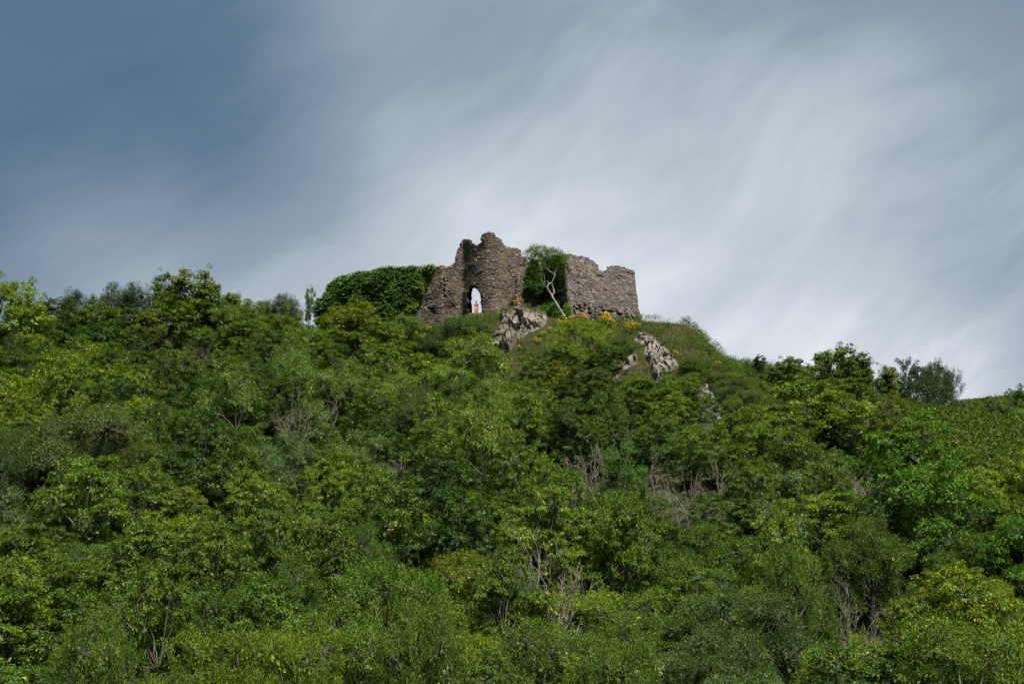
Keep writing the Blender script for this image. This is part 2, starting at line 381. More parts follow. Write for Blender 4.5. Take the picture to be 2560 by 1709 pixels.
def smooth_path(nodes, ref_row=730, smooth=True, step=.1):
    P = np.array([at(px, ref_row, Y)[:2] for px, Y in nodes])
    if smooth:
        Q = []
        for i in range(len(P) - 1):
            p0 = P[max(i - 1, 0)]; p1 = P[i]; p2 = P[i + 1]; p3 = P[min(i + 2, len(P) - 1)]
            for t in np.linspace(0, 1, 12, endpoint=False):
                Q.append(.5 * ((2 * p1) + (-p0 + p2) * t + (2 * p0 - 5 * p1 + 4 * p2 - p3) * t * t + (-p0 + 3 * p1 - 3 * p2 + p3) * t ** 3))
        Q.append(P[-1]); P = np.array(Q)
    seg = np.linalg.norm(np.diff(P, axis=0), axis=1); S = np.concatenate([[0], np.cumsum(seg)])
    return P, S
class Wall:
    """a wall that follows a plan line; its outline and holes are sampled from outlines laid on its own face"""
    def __init__(w, nodes, outline, front_holes, through_holes, thick=1.2, shear=0.0, z0=40.5, z1=52.5, smooth=True):
        w.P, w.S = smooth_path(nodes, smooth=smooth); w.outline = outline; w.fh = front_holes; w.th = through_holes
        w.thick = thick; w.shear = shear; w.z0 = z0; w.z1 = z1
    def xy(w, s):
        return np.stack([np.interp(s, w.S, w.P[:, 0]), np.interp(s, w.S, w.P[:, 1])], -1)
    def frame(w, s):
        a = w.xy(np.asarray(s) - .12); b = w.xy(np.asarray(s) + .12); t = unit(b - a)
        n = np.stack([t[..., 1], -t[..., 0]], -1)      # towards the viewer
        return t, n
    def pt(w, s, z, d):
        """d = depth behind the face"""
        q = w.xy(s); t, n = w.frame(s)
        d = d - fbm_np(np.asarray(s) + 0 * np.asarray(z), np.asarray(z) * 1.1, 61, 3, .9) * .16
        for c in getattr(w, 'corner_s', ()): d = np.minimum(d, .03 + np.abs(s - c) * .8)
        x = q[..., 0] - n[..., 0] * d + (z - 43) * w.shear; y = q[..., 1] - n[..., 1] * d
        return np.stack([x, y, z + 0 * x], -1)
    def mask(w, s, z, through=False, depths=(0.0,)):
        m = np.ones(np.shape(s), bool)
        for dd in depths:
            p = w.pt(s, z, 0 * s + dd); px, py = project(p)
            m &= inpoly(px, py, w.outline)
            for h in w.th: m &= ~inpoly(px, py, h)
        if not through:
            for h in w.fh: m &= ~inpoly(px, py, h)
        return m
    def core(w, name, mat, parent, cell=.16, inset=.03):
        V = []; Fs = []; n0 = 0
        L = w.S[-1]; ns = int(L / cell); nz = int((w.z1 - w.z0) / cell)
        for (d0, d1, thr) in ((inset, w.thick * .45, False), (w.thick * .45 + .001, w.thick, True)):
            sc_, zc = np.meshgrid((np.arange(ns) + .5) * cell, w.z0 + (np.arange(nz) + .5) * cell)
            m = w.mask(sc_, zc, thr, (d0, d1, (d0 + d1) / 2))
            sv, zv = np.meshgrid(np.arange(ns + 1) * cell, w.z0 + np.arange(nz + 1) * cell)
            jit = fbm_np(sv * 3, zv * 3, 3, 3, 1.7)
            js = fbm_np(sv * 3, zv * 3, 11, 2, 2.1) * .04; jz = fbm_np(sv * 3, zv * 3, 12, 2, 2.3) * .04
            Fr = w.pt(sv + js, zv + jz, d0 - 0 * sv + jit * .05); Bk = w.pt(sv + js, zv + jz, d1 + jit * .03)
            nv = sv.size
            V.append(Fr.reshape(-1, 3)); V.append(Bk.reshape(-1, 3))
            I = np.arange(nv).reshape(nz + 1, ns + 1) + n0; J = I + nv
            mm = np.pad(m, 1)
            a, b, c, d = I[:-1, :-1], I[:-1, 1:], I[1:, 1:], I[1:, :-1]
            A, B, C_, D = J[:-1, :-1], J[:-1, 1:], J[1:, 1:], J[1:, :-1]
            st = lambda *q: np.stack(q, -1)
            Fs += [st(a, b, c, d)[m], st(B, A, D, C_)[m]]
            Fs.append(st(A, a, d, D)[m & ~mm[1:-1, :-2]]); Fs.append(st(b, B, C_, c)[m & ~mm[1:-1, 2:]])
            Fs.append(st(A, B, b, a)[m & ~mm[:-2, 1:-1]]); Fs.append(st(d, c, C_, D)[m & ~mm[2:, 1:-1]])
            n0 += 2 * nv
        V = np.concatenate(V); Fa = np.concatenate(Fs)
        used, inv = np.unique(Fa, return_inverse=True)
        return obj(name, mesh_np(name, V[used], inv.reshape(-1, 4), mat), parent)
    def stones(w, parent, mat, hrange, wrange, seed, corners=(), s_from=0.0, zone=None, limit=298, ragged=0.0, tilt=0):
        rs = random.Random(seed); items = []
        z = w.z0; L = w.S[-1]
        while z < w.z1:
            h = rs.uniform(*hrange); s = s_from + rs.random() * .3
            while s < L - .05:
                wd = rs.uniform(*wrange) * (1.5 if rs.random() < .12 else 1)
                if rs.random() < .10: hh = h * 1.55
                else: hh = h
                items.append((s + wd / 2, z + h / 2 + fbm_np(np.float64(s) * .8, np.float64(z * .5), seed, 2, 1.0) * .05, wd, hh)); s += wd + .012
            for cs_ in corners: items.append((cs_, z + h / 2, rs.uniform(.3, .42), h))
            z += h + .010
        it = np.array(items)
        m = w.mask(it[:, 0], it[:, 1]); ml = w.mask(it[:, 0] - it[:, 2] * .42, it[:, 1]); mr = w.mask(it[:, 0] + it[:, 2] * .42, it[:, 1])
        keep = m & ((ml & mr) | (np.random.RandomState(seed).rand(len(it)) < .55))
        it = it[keep]
        P = w.pt(it[:, 0], it[:, 1], np.zeros(len(it))); t, n = w.frame(it[:, 0])
        ppx, ppy = project(P)
        order = np.argsort(-(it[:, 2] * it[:, 3])); big = set(order[:limit].tolist())
        meshes = []
        for k, (v, f) in enumerate(SV):
            me = mesh_np('stone', v, f, mat); meshes.append(me)
        JV = []; JF = []; off = 0
        for i in range(len(it)):
            s, z, wd, hh = it[i]; k = rs.randrange(len(SV)); dep = rs.uniform(.16, .26)
            proud = rs.uniform(.0, .055)
            if ragged and zone is not None:
                q = zone(ppx[i], ppy[i])
                if q > 0: proud += q * rs.uniform(-.22, .26) ; hh *= rs.uniform(.75, 1.1); dep += q * .15
            c = P[i] + np.array([n[i, 0], n[i, 1], 0]) * (proud - dep * .5 + .06)
            rt = rs.uniform(-.05, .05) + tilt
            T = np.array([t[i, 0], t[i, 1], math.tan(rt)]); T /= np.linalg.norm(T)
            B = -np.array([n[i, 0], n[i, 1], rs.uniform(-.12, .12)]); B -= T * np.dot(B, T); B /= np.linalg.norm(B)
            U = np.cross(T, B)
            M = np.stack([T * wd, B * dep, U * hh], 1)
            if i in big:
                o = bpy.data.objects.new('stone', meshes[k]); COL.objects.link(o); o.parent = parent
                mt = Matrix.Identity(4)
                for a in range(3):
                    for b in range(3): mt[a][b] = M[a, b]
                    mt[a][3] = c[a]
                o.matrix_world = mt
            else:
                v, f = SV[k]
                JV.append(v @ M.T + c); JF.append(f + off); off += len(v)
        if JV:
            j = obj('small_stones', mesh_np('small_stones', np.concatenate(JV), np.concatenate(JF), mat), parent); j['kind'] = 'stuff'
        print('stones', len(it), 'objects', min(limit, len(it)))

z3 = lambda pts: [(1020 + x / 6.533, 560 + y / 6.533) for x, y in pts]
z4 = lambda pts: [(1280 + x / 6.525, 600 + y / 6.525) for x, y in pts]
z7 = lambda pts: [(1130 + x / 3.729, 720 + y / 3.729) for x, y in pts]
z1 = lambda pts: [(780 + x / 5.107, 560 + y / 5.107) for x, y in pts]
def box(cx, cy, hw, hh): return [(cx - hw, cy - hh), (cx + hw, cy - hh * .8), (cx + hw * .9, cy + hh), (cx - hw, cy + hh * .9)]

gate_outline = z1([(150, 1000), (260, 830), (500, 720), (900, 640), (1300, 610), (1500, 600)]) + z3([(470, 700), (540, 682), (600, 695), (640, 712), (700, 680), (740, 655), (780, 620), (770, 560), (790, 500), (810, 440), (830, 380), (855, 320), (900, 265), (950, 250), (1000, 262), (1045, 290), (1070, 330), (1090, 355), (1145, 352), (1165, 318), (1202, 300), (1192, 205), (1230, 160), (1280, 142), (1325, 132), (1390, 155), (1420, 195), (1480, 230), (1530, 265), (1535, 300), (1570, 350), (1590, 380), (1680, 395), (1740, 388), (1800, 410), (1840, 440), (1842, 500), (1890, 540), (1930, 580), (1985, 640), (2060, 720), (2120, 800), (2120, 1800)]) + [(880, 835)]
door_front = z3([(1040, 1000), (1090, 990), (1110, 1040), (1140, 1060), (1150, 1090), (1188, 1115), (1185, 1160), (1195, 1200), (1185, 1300), (1200, 1380), (1198, 1560), (960, 1560), (990, 1400), (965, 1330), (985, 1270), (965, 1180), (990, 1090)])
door_sky = z3([(1097, 1012), (1110, 1045), (1140, 1060), (1150, 1090), (1188, 1115), (1185, 1160), (1195, 1200), (1185, 1300), (1200, 1380), (1198, 1600), (1040, 1600), (1035, 1420), (1052, 1350), (1040, 1280), (1055, 1200), (1050, 1100), (1062, 1060)])
gap_sky = z3([(415, 1390), (440, 1385), (442, 1425), (425, 1445), (465, 1462), (445, 1475), (405, 1440)])
gfh = [door_front, z3([(345, 1268), (395, 1265), (385, 1305), (350, 1315)]), z3([(320, 1345), (380, 1335), (450, 1380), (450, 1480), (390, 1480), (360, 1400), (320, 1385)]),
       z3([(583, 715), (612, 735), (612, 760), (590, 775)]), z3([(572, 870), (604, 880), (600, 1060), (584, 1260), (566, 1262), (575, 1050)]),
       z3([(598, 1045), (622, 1045), (620, 1070), (598, 1072)]), z3([(1870, 650), (1908, 655), (1905, 706), (1872, 700)]), z3([(1732, 858), (1768, 862), (1764, 892), (1740, 890)]),
       z3([(1658, 1097), (1692, 1100), (1688, 1128), (1660, 1126)]), z3([(1535, 460), (1556, 462), (1556, 482), (1535, 482)]), z3([(1592, 935), (1606, 940), (1604, 1000), (1592, 995)]),
       z3([(1185, 430), (1205, 430), (1205, 448), (1185, 448)]), z3([(1300, 900), (1318, 902), (1318, 918), (1300, 916)])]
gate = Wall([(740, 154.5), (900, 153.6), (1040, 152.2), (1075, 151.5), (1104, 150.9), (1112, 151.2), (1135, 151.0), (1158, 151.0), (1170, 150.4), (1180, 149.7), (1192, 149.1), (1206, 148.6), (1222, 148.3), (1238, 148.35), (1252, 148.8), (1262, 149.5), (1267, 150.4), (1269, 151.6), (1292, 152.1), (1340, 153.5)],
            gate_outline, gfh, [door_sky, gap_sky], 1.3)
ROOT_GATE = empty('ruined_gatehouse', at(1190, 790, 151.5))
inv_gate = ROOT_GATE.location.copy()
tag(ROOT_GATE, 'tall brown rubble stone ruin with jagged round tower and an arched doorway', 'castle ruin')
def reparent_offset(root):
    for ch in root.children:
        ch.location = ch.location - root.location
gate.core('wall_core', MORTAR, ROOT_GATE)
gate.stones(ROOT_GATE, ST_BROWN, (.10, .17), (.18, .46), 21, s_from=float(gate.S[-1]) * .0 + 12.2)

block_outline = z4([(560, 250), (905, 232), (960, 238), (1040, 245), (1100, 270), (1160, 268), (1210, 280), (1260, 305), (1320, 345), (1370, 390), (1400, 430), (1410, 475), (1450, 505), (1500, 532), (1522, 500), (1580, 490), (1575, 445), (1600, 420), (1660, 425), (1710, 418), (1760, 435), (1820, 440), (1870, 470), (1920, 480), (1970, 500), (2000, 522), (1990, 560), (2000, 590), (2025, 605), (2022, 630), (2000, 640), (2005, 720), (2038, 745), (2036, 770), (2012, 775), (2030, 860), (2032, 925), (2045, 930), (2045, 950), (2036, 960), (2094, 975), (2090, 1000), (2040, 1010), (2050, 1100), (2070, 1180), (2085, 1280), (2095, 1500), (500, 1500)])
bh = [(1105, 515, 13, 13), (1440, 590, 34, 17), (1080, 705, 13, 13), (1505, 808, 15, 14), (1110, 893, 14, 16), (1885, 525, 17, 15), (1918, 730, 12, 14), (1932, 893, 14, 16), (1530, 985, 15, 14), (1912, 1075, 16, 17), (810, 760, 14, 18), (1060, 1130, 30, 18), (1245, 1200, 40, 22), (1590, 1160, 60, 20), (1730, 1215, 45, 24)]
bfh = [z4(box(*b)) for b in bh] + [z4([(885, 488), (945, 492), (940, 506), (900, 508)])]
block = Wall([(1340, 154.2), (1362, 152.9), (1424, 147.6), (1480, 149.9), (1540, 152.4), (1597, 154.9), (1598, 157.5)], block_outline, bfh, [], 1.4, shear=-.085, z0=40.5, z1=50, smooth=False)
block.corner_s = (float(block.S[2]), float(block.S[5]))
ROOT_BLOCK = empty('ruined_wall', at(1500, 805, 151)); tag(ROOT_BLOCK, 'grey rubble corner block of ruined wall with ragged right edge, behind the yellow flowers', 'castle ruin')
block.core('wall_core', MORTAR, ROOT_BLOCK)
def low_zone(px, py):
    base = np.interp(px, [1420, 1500, 1600], [750, 757, 775]); return float(np.clip((py - base) / 18, 0, 1))
block.stones(ROOT_BLOCK, ST_GREY, (.11, .19), (.18, .46), 22, corners=(float(block.S[2]) - .04, float(block.S[2]) + .05, float(block.S[5])), ragged=1, zone=low_zone)

low_outline = [(1290, 699), (1300, 692), (1316, 694), (1330, 688), (1350, 678), (1372, 660), (1400, 650), (1425, 700), (1430, 830), (1284, 830)]
low = Wall([(1288, 149.6), (1310, 150.3), (1340, 151.3), (1372, 152.0), (1400, 150.8)], low_outline, [z4([(785, 740), (825, 745), (820, 785), (790, 780)])], [], .9, z0=40.5, z1=48, smooth=True)
ROOT_LOW = empty('low_wall', at(1320, 780, 150)); tag(ROOT_LOW, 'low dark stone wall in the recess between the round tower and the leaning tree', 'wall')
low.core('wall_core', MORTAR, ROOT_LOW)
low.stones(ROOT_LOW, ST_BROWN, (.10, .16), (.2, .42), 23, limit=150)
for rt in (ROOT_GATE, ROOT_BLOCK, ROOT_LOW):
    for ch in rt.children: ch.matrix_parent_inverse = Matrix.Translation(-rt.location)
# stones keep their own matrices (children written in world space, inverse offset set above)

# ------------------------------------------------------------------ rock outcrops
def rock(name, label, poly, thick, seed, cell=.075, mat=ROCK, yr=None, cat='rock', rough=1.0):
    # the polygon's footprint on the slope, found by walking the ground
    xs, ys = [], []
    GXs, GYs = np.meshgrid(np.arange(-12, 60, .25), np.arange(100 if yr is None else yr[0], 156 if yr is None else yr[1], .25))
    GZs = ground(GXs, GYs); px, py = project(np.stack([GXs, GYs, GZs], -1)); m = inpoly(px, py, poly)
    x0, x1, y0, y1 = GXs[m].min() - .8, GXs[m].max() + .8, GYs[m].min() - 1.2, GYs[m].max() + .8
    X, Y = np.meshgrid(np.arange(x0, x1, cell), np.arange(y0, y1, cell)); Z = ground(X, Y)
    px, py = project(np.stack([X, Y, Z], -1)); sd = polydist(px, py, poly)
    rs = np.random.RandomState(seed)
    D = np.zeros_like(X)
    for (n, amp, tl, stretch) in ((34, .26, .34, 1.3), (170, .17, .50, 1.2), (800, .06, .6, 1.3)):
        n = max(12, int(n * (x1 - x0) * (y1 - y0) / 60.0))
        sx = rs.uniform(x0, x1, n); sy = rs.uniform(y0, y1, n); hh = rs.uniform(-1, 1, n) * amp; tx = rs.uniform(-1, 1, n) * tl; ty = rs.uniform(-1, 1, n) * tl
        wx = X + fbm_np(X, Y, seed + 1, 3, 1.1) * .35; wy = Y + fbm_np(X, Y, seed + 2, 3, 1.1) * .35
        best = np.full(X.shape, 1e9); sec = best.copy(); val = np.zeros_like(X)
        for i in range(n):
            d = (wx - sx[i]) ** 2 + ((wy - sy[i]) * stretch) ** 2 + (wx - sx[i]) * (wy - sy[i]) * .5
            v = hh[i] + tx[i] * (X - sx[i]) + ty[i] * (Y - sy[i])
            b = d < best
            sec = np.where(b, best, np.minimum(sec, d)); best = np.where(b, d, best); val = np.where(b, v, val)
        crack = np.clip((np.sqrt(sec) - np.sqrt(best)) / .10, 0, 1)
        D += val * rough - (1 - crack) * amp * .35
    D += fbm_np(X, Y, seed + 9, 4, 3.0) * .05
    T = np.clip(sd / 8.0, -1.2, 1) * thick + np.clip(sd / 6, 0, 1) * D
    T = np.where(sd < 0, np.minimum(T, -.05 + sd * .05), T)
    P = np.stack([X, Y - T * .72, Z + T * .62], -1)
    n_y, n_x = X.shape; I = np.arange(n_x * n_y).reshape(n_y, n_x)
    F = np.stack([I[:-1, :-1], I[:-1, 1:], I[1:, 1:], I[1:, :-1]], -1).reshape(-1, 4)
    keepv = (sd > -30); kf = keepv.reshape(-1)[F].all(1); F = F[kf]
    used, inv = np.unique(F, return_inverse=True)
    o = obj(name, mesh_np(name, P.reshape(-1, 3)[used], inv.reshape(-1, 4), mat, False))
    return tag(o, label, cat)
R1 = z7([(400, 190), (440, 135), (520, 125), (600, 130), (660, 165), (750, 195), (870, 245), (893, 290), (860, 360), (700, 430), (600, 520), (540, 600), (400, 620), (290, 620), (370, 470), (420, 400), (455, 320), (430, 230)])
R2 = z7([(1740, 430), (1850, 440), (1920, 495), (2000, 580), (2110, 680), (2115, 750), (1990, 780), (1960, 840), (1910, 890), (1850, 800), (1840, 720), (1785, 640), (1800, 540), (1690, 490)])
R2b = z7([(1480, 680), (1600, 690), (1720, 610), (1735, 700), (1600, 770), (1520, 900), (1490, 760)])
R3 = [(1738, 975), (1752, 962), (1772, 968), (1790, 1000), (1812, 1030), (1800, 1050), (1765, 1020), (1742, 1000)]
ROCKS = [
 rock('rock_outcrop', 'large pale tan limestone outcrop below the round tower', R1, .6, 5),
 rock('rock_outcrop', 'grey cracked limestone crag on the right shoulder of the hill', R2, .5, 6),
 rock('rock_outcrop', 'small grey limestone ledge just left of the grey crag', R2b, .4, 7),
 rock('rock_outcrop', 'small pale rock patch showing through scrub, lowest of the outcrops', R3, .35, 8),
 rock('earth_bank', 'bare red-brown earth bank near the right edge under the far hill', [(2365, 1098), (2400, 1088), (2438, 1094), (2425, 1112), (2400, 1124), (2370, 1126)], .4, 9, mat=EARTH, yr=(110, 175), cat='earth bank', rough=.5),
]

# ------------------------------------------------------------------ foliage geometry
def leaf_quads(C, out, rs, L, Wf=.55, rad=.22, flat=.7, droop=.25, rand=.6, up=.8):
    """one leaf per row of C (tuft centres, repeated); returns (n*4,3)"""
    n = len(C)
    off = unit(rs.normal(size=(n, 3))) * (rs.rand(n, 1) ** .5) * rad; off[:, 2] *= flat
    p = C + off
    d = unit(unit(off) * .8 + out * .5 + rs.normal(size=(n, 3)) * rand * .5 + np.array([0, 0, -droop]))
    nn = unit(np.array([0, 0, up]) + out * .45 + rs.normal(size=(n, 3)) * rand * .6)
    w = unit(np.cross(d, nn)); nn = np.cross(w, d)
    Ls = L * rs.uniform(.6, 1.25, (n, 1))
    a = p; b = p + d * Ls * .45 + w * Ls * Wf * .5 + nn * Ls * .10; c = p + d * Ls - np.array([0, 0, 1]) * Ls * .12; e_ = p + d * Ls * .45 - w * Ls * Wf * .5 + nn * Ls * .10
    return np.stack([a, b, c, e_], 1).reshape(-1, 3)
def quads_mesh(name, Q, mat):
    return mesh_np(name, Q, np.arange(len(Q)).reshape(-1, 4), mat)

def lerp_path(a, b, rs, n=4, wob=.12, sag=.1):
    a = np.array(a, float); b = np.array(b, float); L = np.linalg.norm(b - a); P = []
    for i in range(n + 1):
        t = i / n; q = a + (b - a) * t + rs.normal(size=3) * wob * L * .35 * math.sin(math.pi * t)
        q[2] -= sag * L * math.sin(math.pi * t) * .6
        P.append(q)
    return P
def crown_tree(seed, W=5., H=5., nlobe=14, lr=(.75, 1.25), tuft=.42, nleaf=30, L=.15, Wf=.55, rad=.24, zlow=.18, shoots=.25, inner=.3, droop=.25, flat=.7, multi=1, twig=.5, shape=1.0, gap=0.0, up=.8):
    rs = np.random.RandomState(seed)
    lob = []
    tries = 0
    while len(lob) < nlobe and tries < 900:
        tries += 1
        a = rs.rand() * 6.283; t = rs.rand()
        z = H * (zlow + (1 - zlow) * (.12 + .74 * t))
        hfrac = (z / H - zlow) / (1 - zlow)
        prof = math.sin(math.pi * min(1, max(0, .18 + .80 * hfrac))) ** shape
        rr = W * .5 * prof * (.35 + .55 * rs.rand() ** .5)
        r = rs.uniform(*lr)
        rr = max(0, min(rr, W * .5 - r * .7)); z = min(z, H - r * .75)
        c = np.array([rr * math.cos(a), rr * math.sin(a), z])
        if all(np.linalg.norm(c - q[0]) > .75 * min(r, q[1]) + .25 for q in lob): lob.append((c, r))
    # scale so the top reaches H
    TC = []; TO = []; BRp = []
    for i, (c, r) in enumerate(lob):
        n = int(4 * math.pi * r * r * .8 / (tuft * tuft))
        g = unit(rs.normal(size=(n, 3))); g[:, 2] = np.where(g[:, 2] < -.35, -g[:, 2], g[:, 2])
        rr = r * (1 + rs.normal(size=n) * .09); sh = rs.rand(n) < shoots; rr = rr + sh * rs.rand(n) * .45
        P = c + g * rr[:, None] * np.array([1, 1, .82])
        ok = np.ones(n, bool)
        for j, (c2, r2) in enumerate(lob):
            if j != i: ok &= np.linalg.norm((P - c2) / np.array([1, 1, .82]), axis=1) > r2 * .80
        if gap: ok &= rs.rand(n) > gap
        TC.append(P[ok]); TO.append(g[ok])
    TC = np.concatenate(TC); TO = np.concatenate(TO)
    TC[:, 2] = np.maximum(TC[:, 2], .15)
    k = rs.randint(int(nleaf * .6), int(nleaf * 1.4), len(TC))
    Q = [leaf_quads(np.repeat(TC, k, 0), np.repeat(TO, k, 0), rs, L, Wf, rad, flat, droop, .6, up)]
    # inner, larger shade leaves that close the crown
    if inner:
        ni = int(len(TC) * inner * 4); j = rs.randint(0, len(lob), ni)
        cc = np.array([lob[q][0] for q in j]); r_ = np.array([lob[q][1] for q in j])
        Q.append(leaf_quads(cc + unit(rs.normal(size=(ni, 3))) * (r_ * rs.rand(ni) * .75)[:, None], unit(rs.normal(size=(ni, 3))), rs, L * 2.0, .8, .2, 1, .1, 1))
    Q = np.concatenate(Q)
    # trunk and limbs
    T = Tubes(); base = [np.array([rs.normal() * .12 * (multi > 1), rs.normal() * .12 * (multi > 1), 0.]) for _ in range(multi)]
    forks = []
    for b in base:
        top = b + np.array([rs.normal() * .25 + (b[0]) * 2, rs.normal() * .25 + b[1] * 2, H * (.32 + .1 * rs.rand())])
        T.add(lerp_path(b - np.array([0, 0, .5]), top, rs, 4, .08, 0), [.10, .09, .08, .065, .055], 6); forks.append(top)
    for (c, r) in lob:
        f = forks[rs.randint(len(forks))]
        T.add(lerp_path(f, c, rs, 4, .12, .05), [.05, .042, .034, .027, .02], 4)
        d2 = np.linalg.norm(TC - c, axis=1); near = np.where(d2 < r * 1.35)[0]
        rs.shuffle(near)
        for q in near[:int(len(near) * twig)]:
            T.add(lerp_path(c, TC[q], rs, 2, .1, .02), [.022, .016, .008], 3)
    return Q, T
def young_tree(seed, H=5., W=3.4, nst=6, L=.17, nleaf=26):
    """upright open stems with rosettes at the tips and down the shoots"""
    rs = np.random.RandomState(seed); T = Tubes(); TC = []; TO = []
    for s in range(nst):
        a = rs.rand() * 6.283; r = W * .5 * rs.rand() ** .6; h = H * rs.uniform(.72, 1.0)
        tip = np.array([r * math.cos(a), r * math.sin(a), h]); P = lerp_path((rs.normal() * .15, rs.normal() * .15, -.4), tip, rs, 7, .07, -.05)
        T.add(P, np.linspace(.06, .012, 8), 5)
        for i in range(3, 8):
            for q in range(3):
                b = rs.rand() * 6.283; l = rs.uniform(.35, .85) * (1.25 - i / 8)
                e2 = P[i] + np.array([math.cos(b) * l, math.sin(b) * l, rs.uniform(.1, .5) * l])
                T.add([P[i], e2], [.014, .007], 3); TC.append(e2); TO.append(unit(e2 - P[i]))
                for w_ in range(2):
                    e3 = e2 + rs.normal(size=3) * .22; TC.append(e3); TO.append(unit(e3 - P[i]))
        TC.append(tip); TO.append(np.array([0, 0, 1.]))
    TC = np.array(TC); TO = np.array(TO); k = rs.randint(int(nleaf * .5), int(nleaf * 1.4), len(TC))
    Q = leaf_quads(np.repeat(TC, k, 0), np.repeat(TO, k, 0), rs, L, .6, .22, .6, .35)
    return Q, T
def bare_shrub(seed, H=3.6, W=3.4, nst=10, forks=3):
    rs = np.random.RandomState(seed); T = Tubes()
    def grow(p, d, l, r, lev):
        P = [p]; q = p.copy(); dd = d.copy(); n = 6
        for i in range(n):
            dd = unit(dd + rs.normal(size=3) * .24 + np.array([0, 0, .06])); q = q + dd * l / n; P.append(q.copy())
        T.add(P, np.linspace(r, r * .45, n + 1), 4)
        if lev < forks:
            for _ in range(rs.randint(2, 5)):
                i = rs.randint(2, n); grow(P[i], unit(dd + rs.normal(size=3) * .42), l * rs.uniform(.38, .62), r * .55, lev + 1)
    for s in range(nst):
        a = rs.rand() * 6.283; sp = rs.rand() * W / H * .8
        grow(np.array([rs.normal() * .25, rs.normal() * .25, -.3]), unit(np.array([math.cos(a) * sp, math.sin(a) * sp, 1.])), H * rs.uniform(.5, 1.0), .027, 0)
    return T

random.seed(4)
PROTO = {}
def add_proto(kind, gen_list):
    PROTO[kind] = []
    for i, (Q, T) in enumerate(gen_list):
        cm = quads_mesh('crown', Q, LM['mid']) if Q is not None else None
        if cm is not None: print(kind, 'leaves', len(Q) // 4)
        PROTO[kind].append((cm, T.mesh('trunk', BARK)))
add_proto('leafy', [crown_tree(10 + i, nlobe=22, lr=(.5, .95), zlow=.05, L=.13, nleaf=74, tuft=.56, rad=.27, flat=.42, up=1.3, shoots=.4, gap=.12) for i in range(5)])
add_proto('clumpy', [crown_tree(30 + i, nlobe=26, lr=(.42, .8), zlow=.05, L=.115, nleaf=70, tuft=.48, rad=.22, flat=.42, droop=.35, up=1.3, shape=1.3) for i in range(3)])
add_proto('feathery', [crown_tree(50 + i, nlobe=17, lr=(.5, .95), zlow=.1, L=.19, Wf=.26, nleaf=38, tuft=.44, rad=.30, droop=.5, inner=.15, twig=.9, multi=3, gap=.15, shape=.8) for i in range(3)])
add_proto('thorn', [crown_tree(70 + i, nlobe=22, lr=(.5, 1.0), zlow=.05, L=.085, Wf=.6, nleaf=50, tuft=.36, rad=.26, droop=0, flat=.95, twig=.8, inner=.45, shoots=.45) for i in range(2)])
add_proto('willowy', [crown_tree(90 + i, nlobe=24, lr=(.45, .9), zlow=.05, L=.115, Wf=.40, nleaf=54, tuft=.42, rad=.26, droop=-.1, flat=.8, shoots=.5, gap=.1, shape=.8) for i in range(4)])
add_proto('young', [young_tree(110 + i) for i in range(3)])
add_proto('bare', [(None, bare_shrub(130 + i)) for i in range(4)])

KINDNAME = {'leafy': 'broadleaf_tree', 'clumpy': 'clumpy_tree', 'feathery': 'feathery_tree', 'thorn': 'thorn_bush', 'willowy': 'willowy_tree', 'young': 'young_tree', 'bare': 'bare_shrub'}
TREES = []; trng = random.Random(99)
def solve_y(px, row, h):
    """distance at which a thing h tall, standing on the slope, has its top at this row"""
    tn = pix_dir(px, row); 
    Y = np.arange(52.5, 158, .25); x = tn[0] / tn[1] * Y; z = tn[2] / tn[1] * Y
    g = ground(x, Y); k = np.where(g + h >= z)[0]
    if len(k): return float(Y[k[0]]), h
    return None, h
def place(kind, px, row, wpx, mat, label, h=None, Y=None, var=None, group=None, rz=None):
    """row = photo row of the crown's top, wpx = crown width in photo pixels"""
    h = h or trng.uniform(4.4, 5.6)
    if Y is None:
        Y, h = solve_y(px, row, h)
        if Y is None: Y = 151.
    top = at(px, row, Y); x = float(top[0]); g = gz(x, Y); hh = float(top[2]) - g
    dep = Y * CT + top[2] * ST; W = wpx * dep / FPX
    if kind == 'bare': W = max(W, hh * .72)
    k = var if var is not None else trng.randrange(len(PROTO[kind]))
    cm, tm = PROTO[kind][k % len(PROTO[kind])]
    root = empty(KINDNAME[kind], (x, Y, g), rz if rz is not None else trng.uniform(0, 6.283))
    nomW = {'young': 3.6, 'bare': 3.4}.get(kind, 5.2); nomH = {'bare': 3.7}.get(kind, 5.0)
    sw = W / nomW; sh = hh / nomH
    if kind != 'bare' and sh < sw * .92:      # low crowns stand in a dip: the foot of the tree is lower, the crown keeps its shape
        sh2 = sw * .92; root.location.z -= (sh2 - sh) * nomH; sh = sh2
    t = obj('trunk', tm, root); t.scale = (sw, sw, sh)
    if kind in ('bare',):
        t.name = 'bare_stems'; t.material_slots[0].link = 'OBJECT'; t.material_slots[0].material = TWIG
    if cm is not None:
        c = obj('crown', cm, root); c.scale = (sw, sw, sh)
        c.material_slots[0].link = 'OBJECT'; c.material_slots[0].material = LM[mat]
    tag(root, label, 'shrub' if kind in ('bare', 'thorn') else 'tree', group)
    root['_px'] = px; root['_row'] = row
    TREES.append(dict(root=root, x=x, y=Y, px=px, row=row, kind=kind, mat=mat, hand=label is not None))
    return root

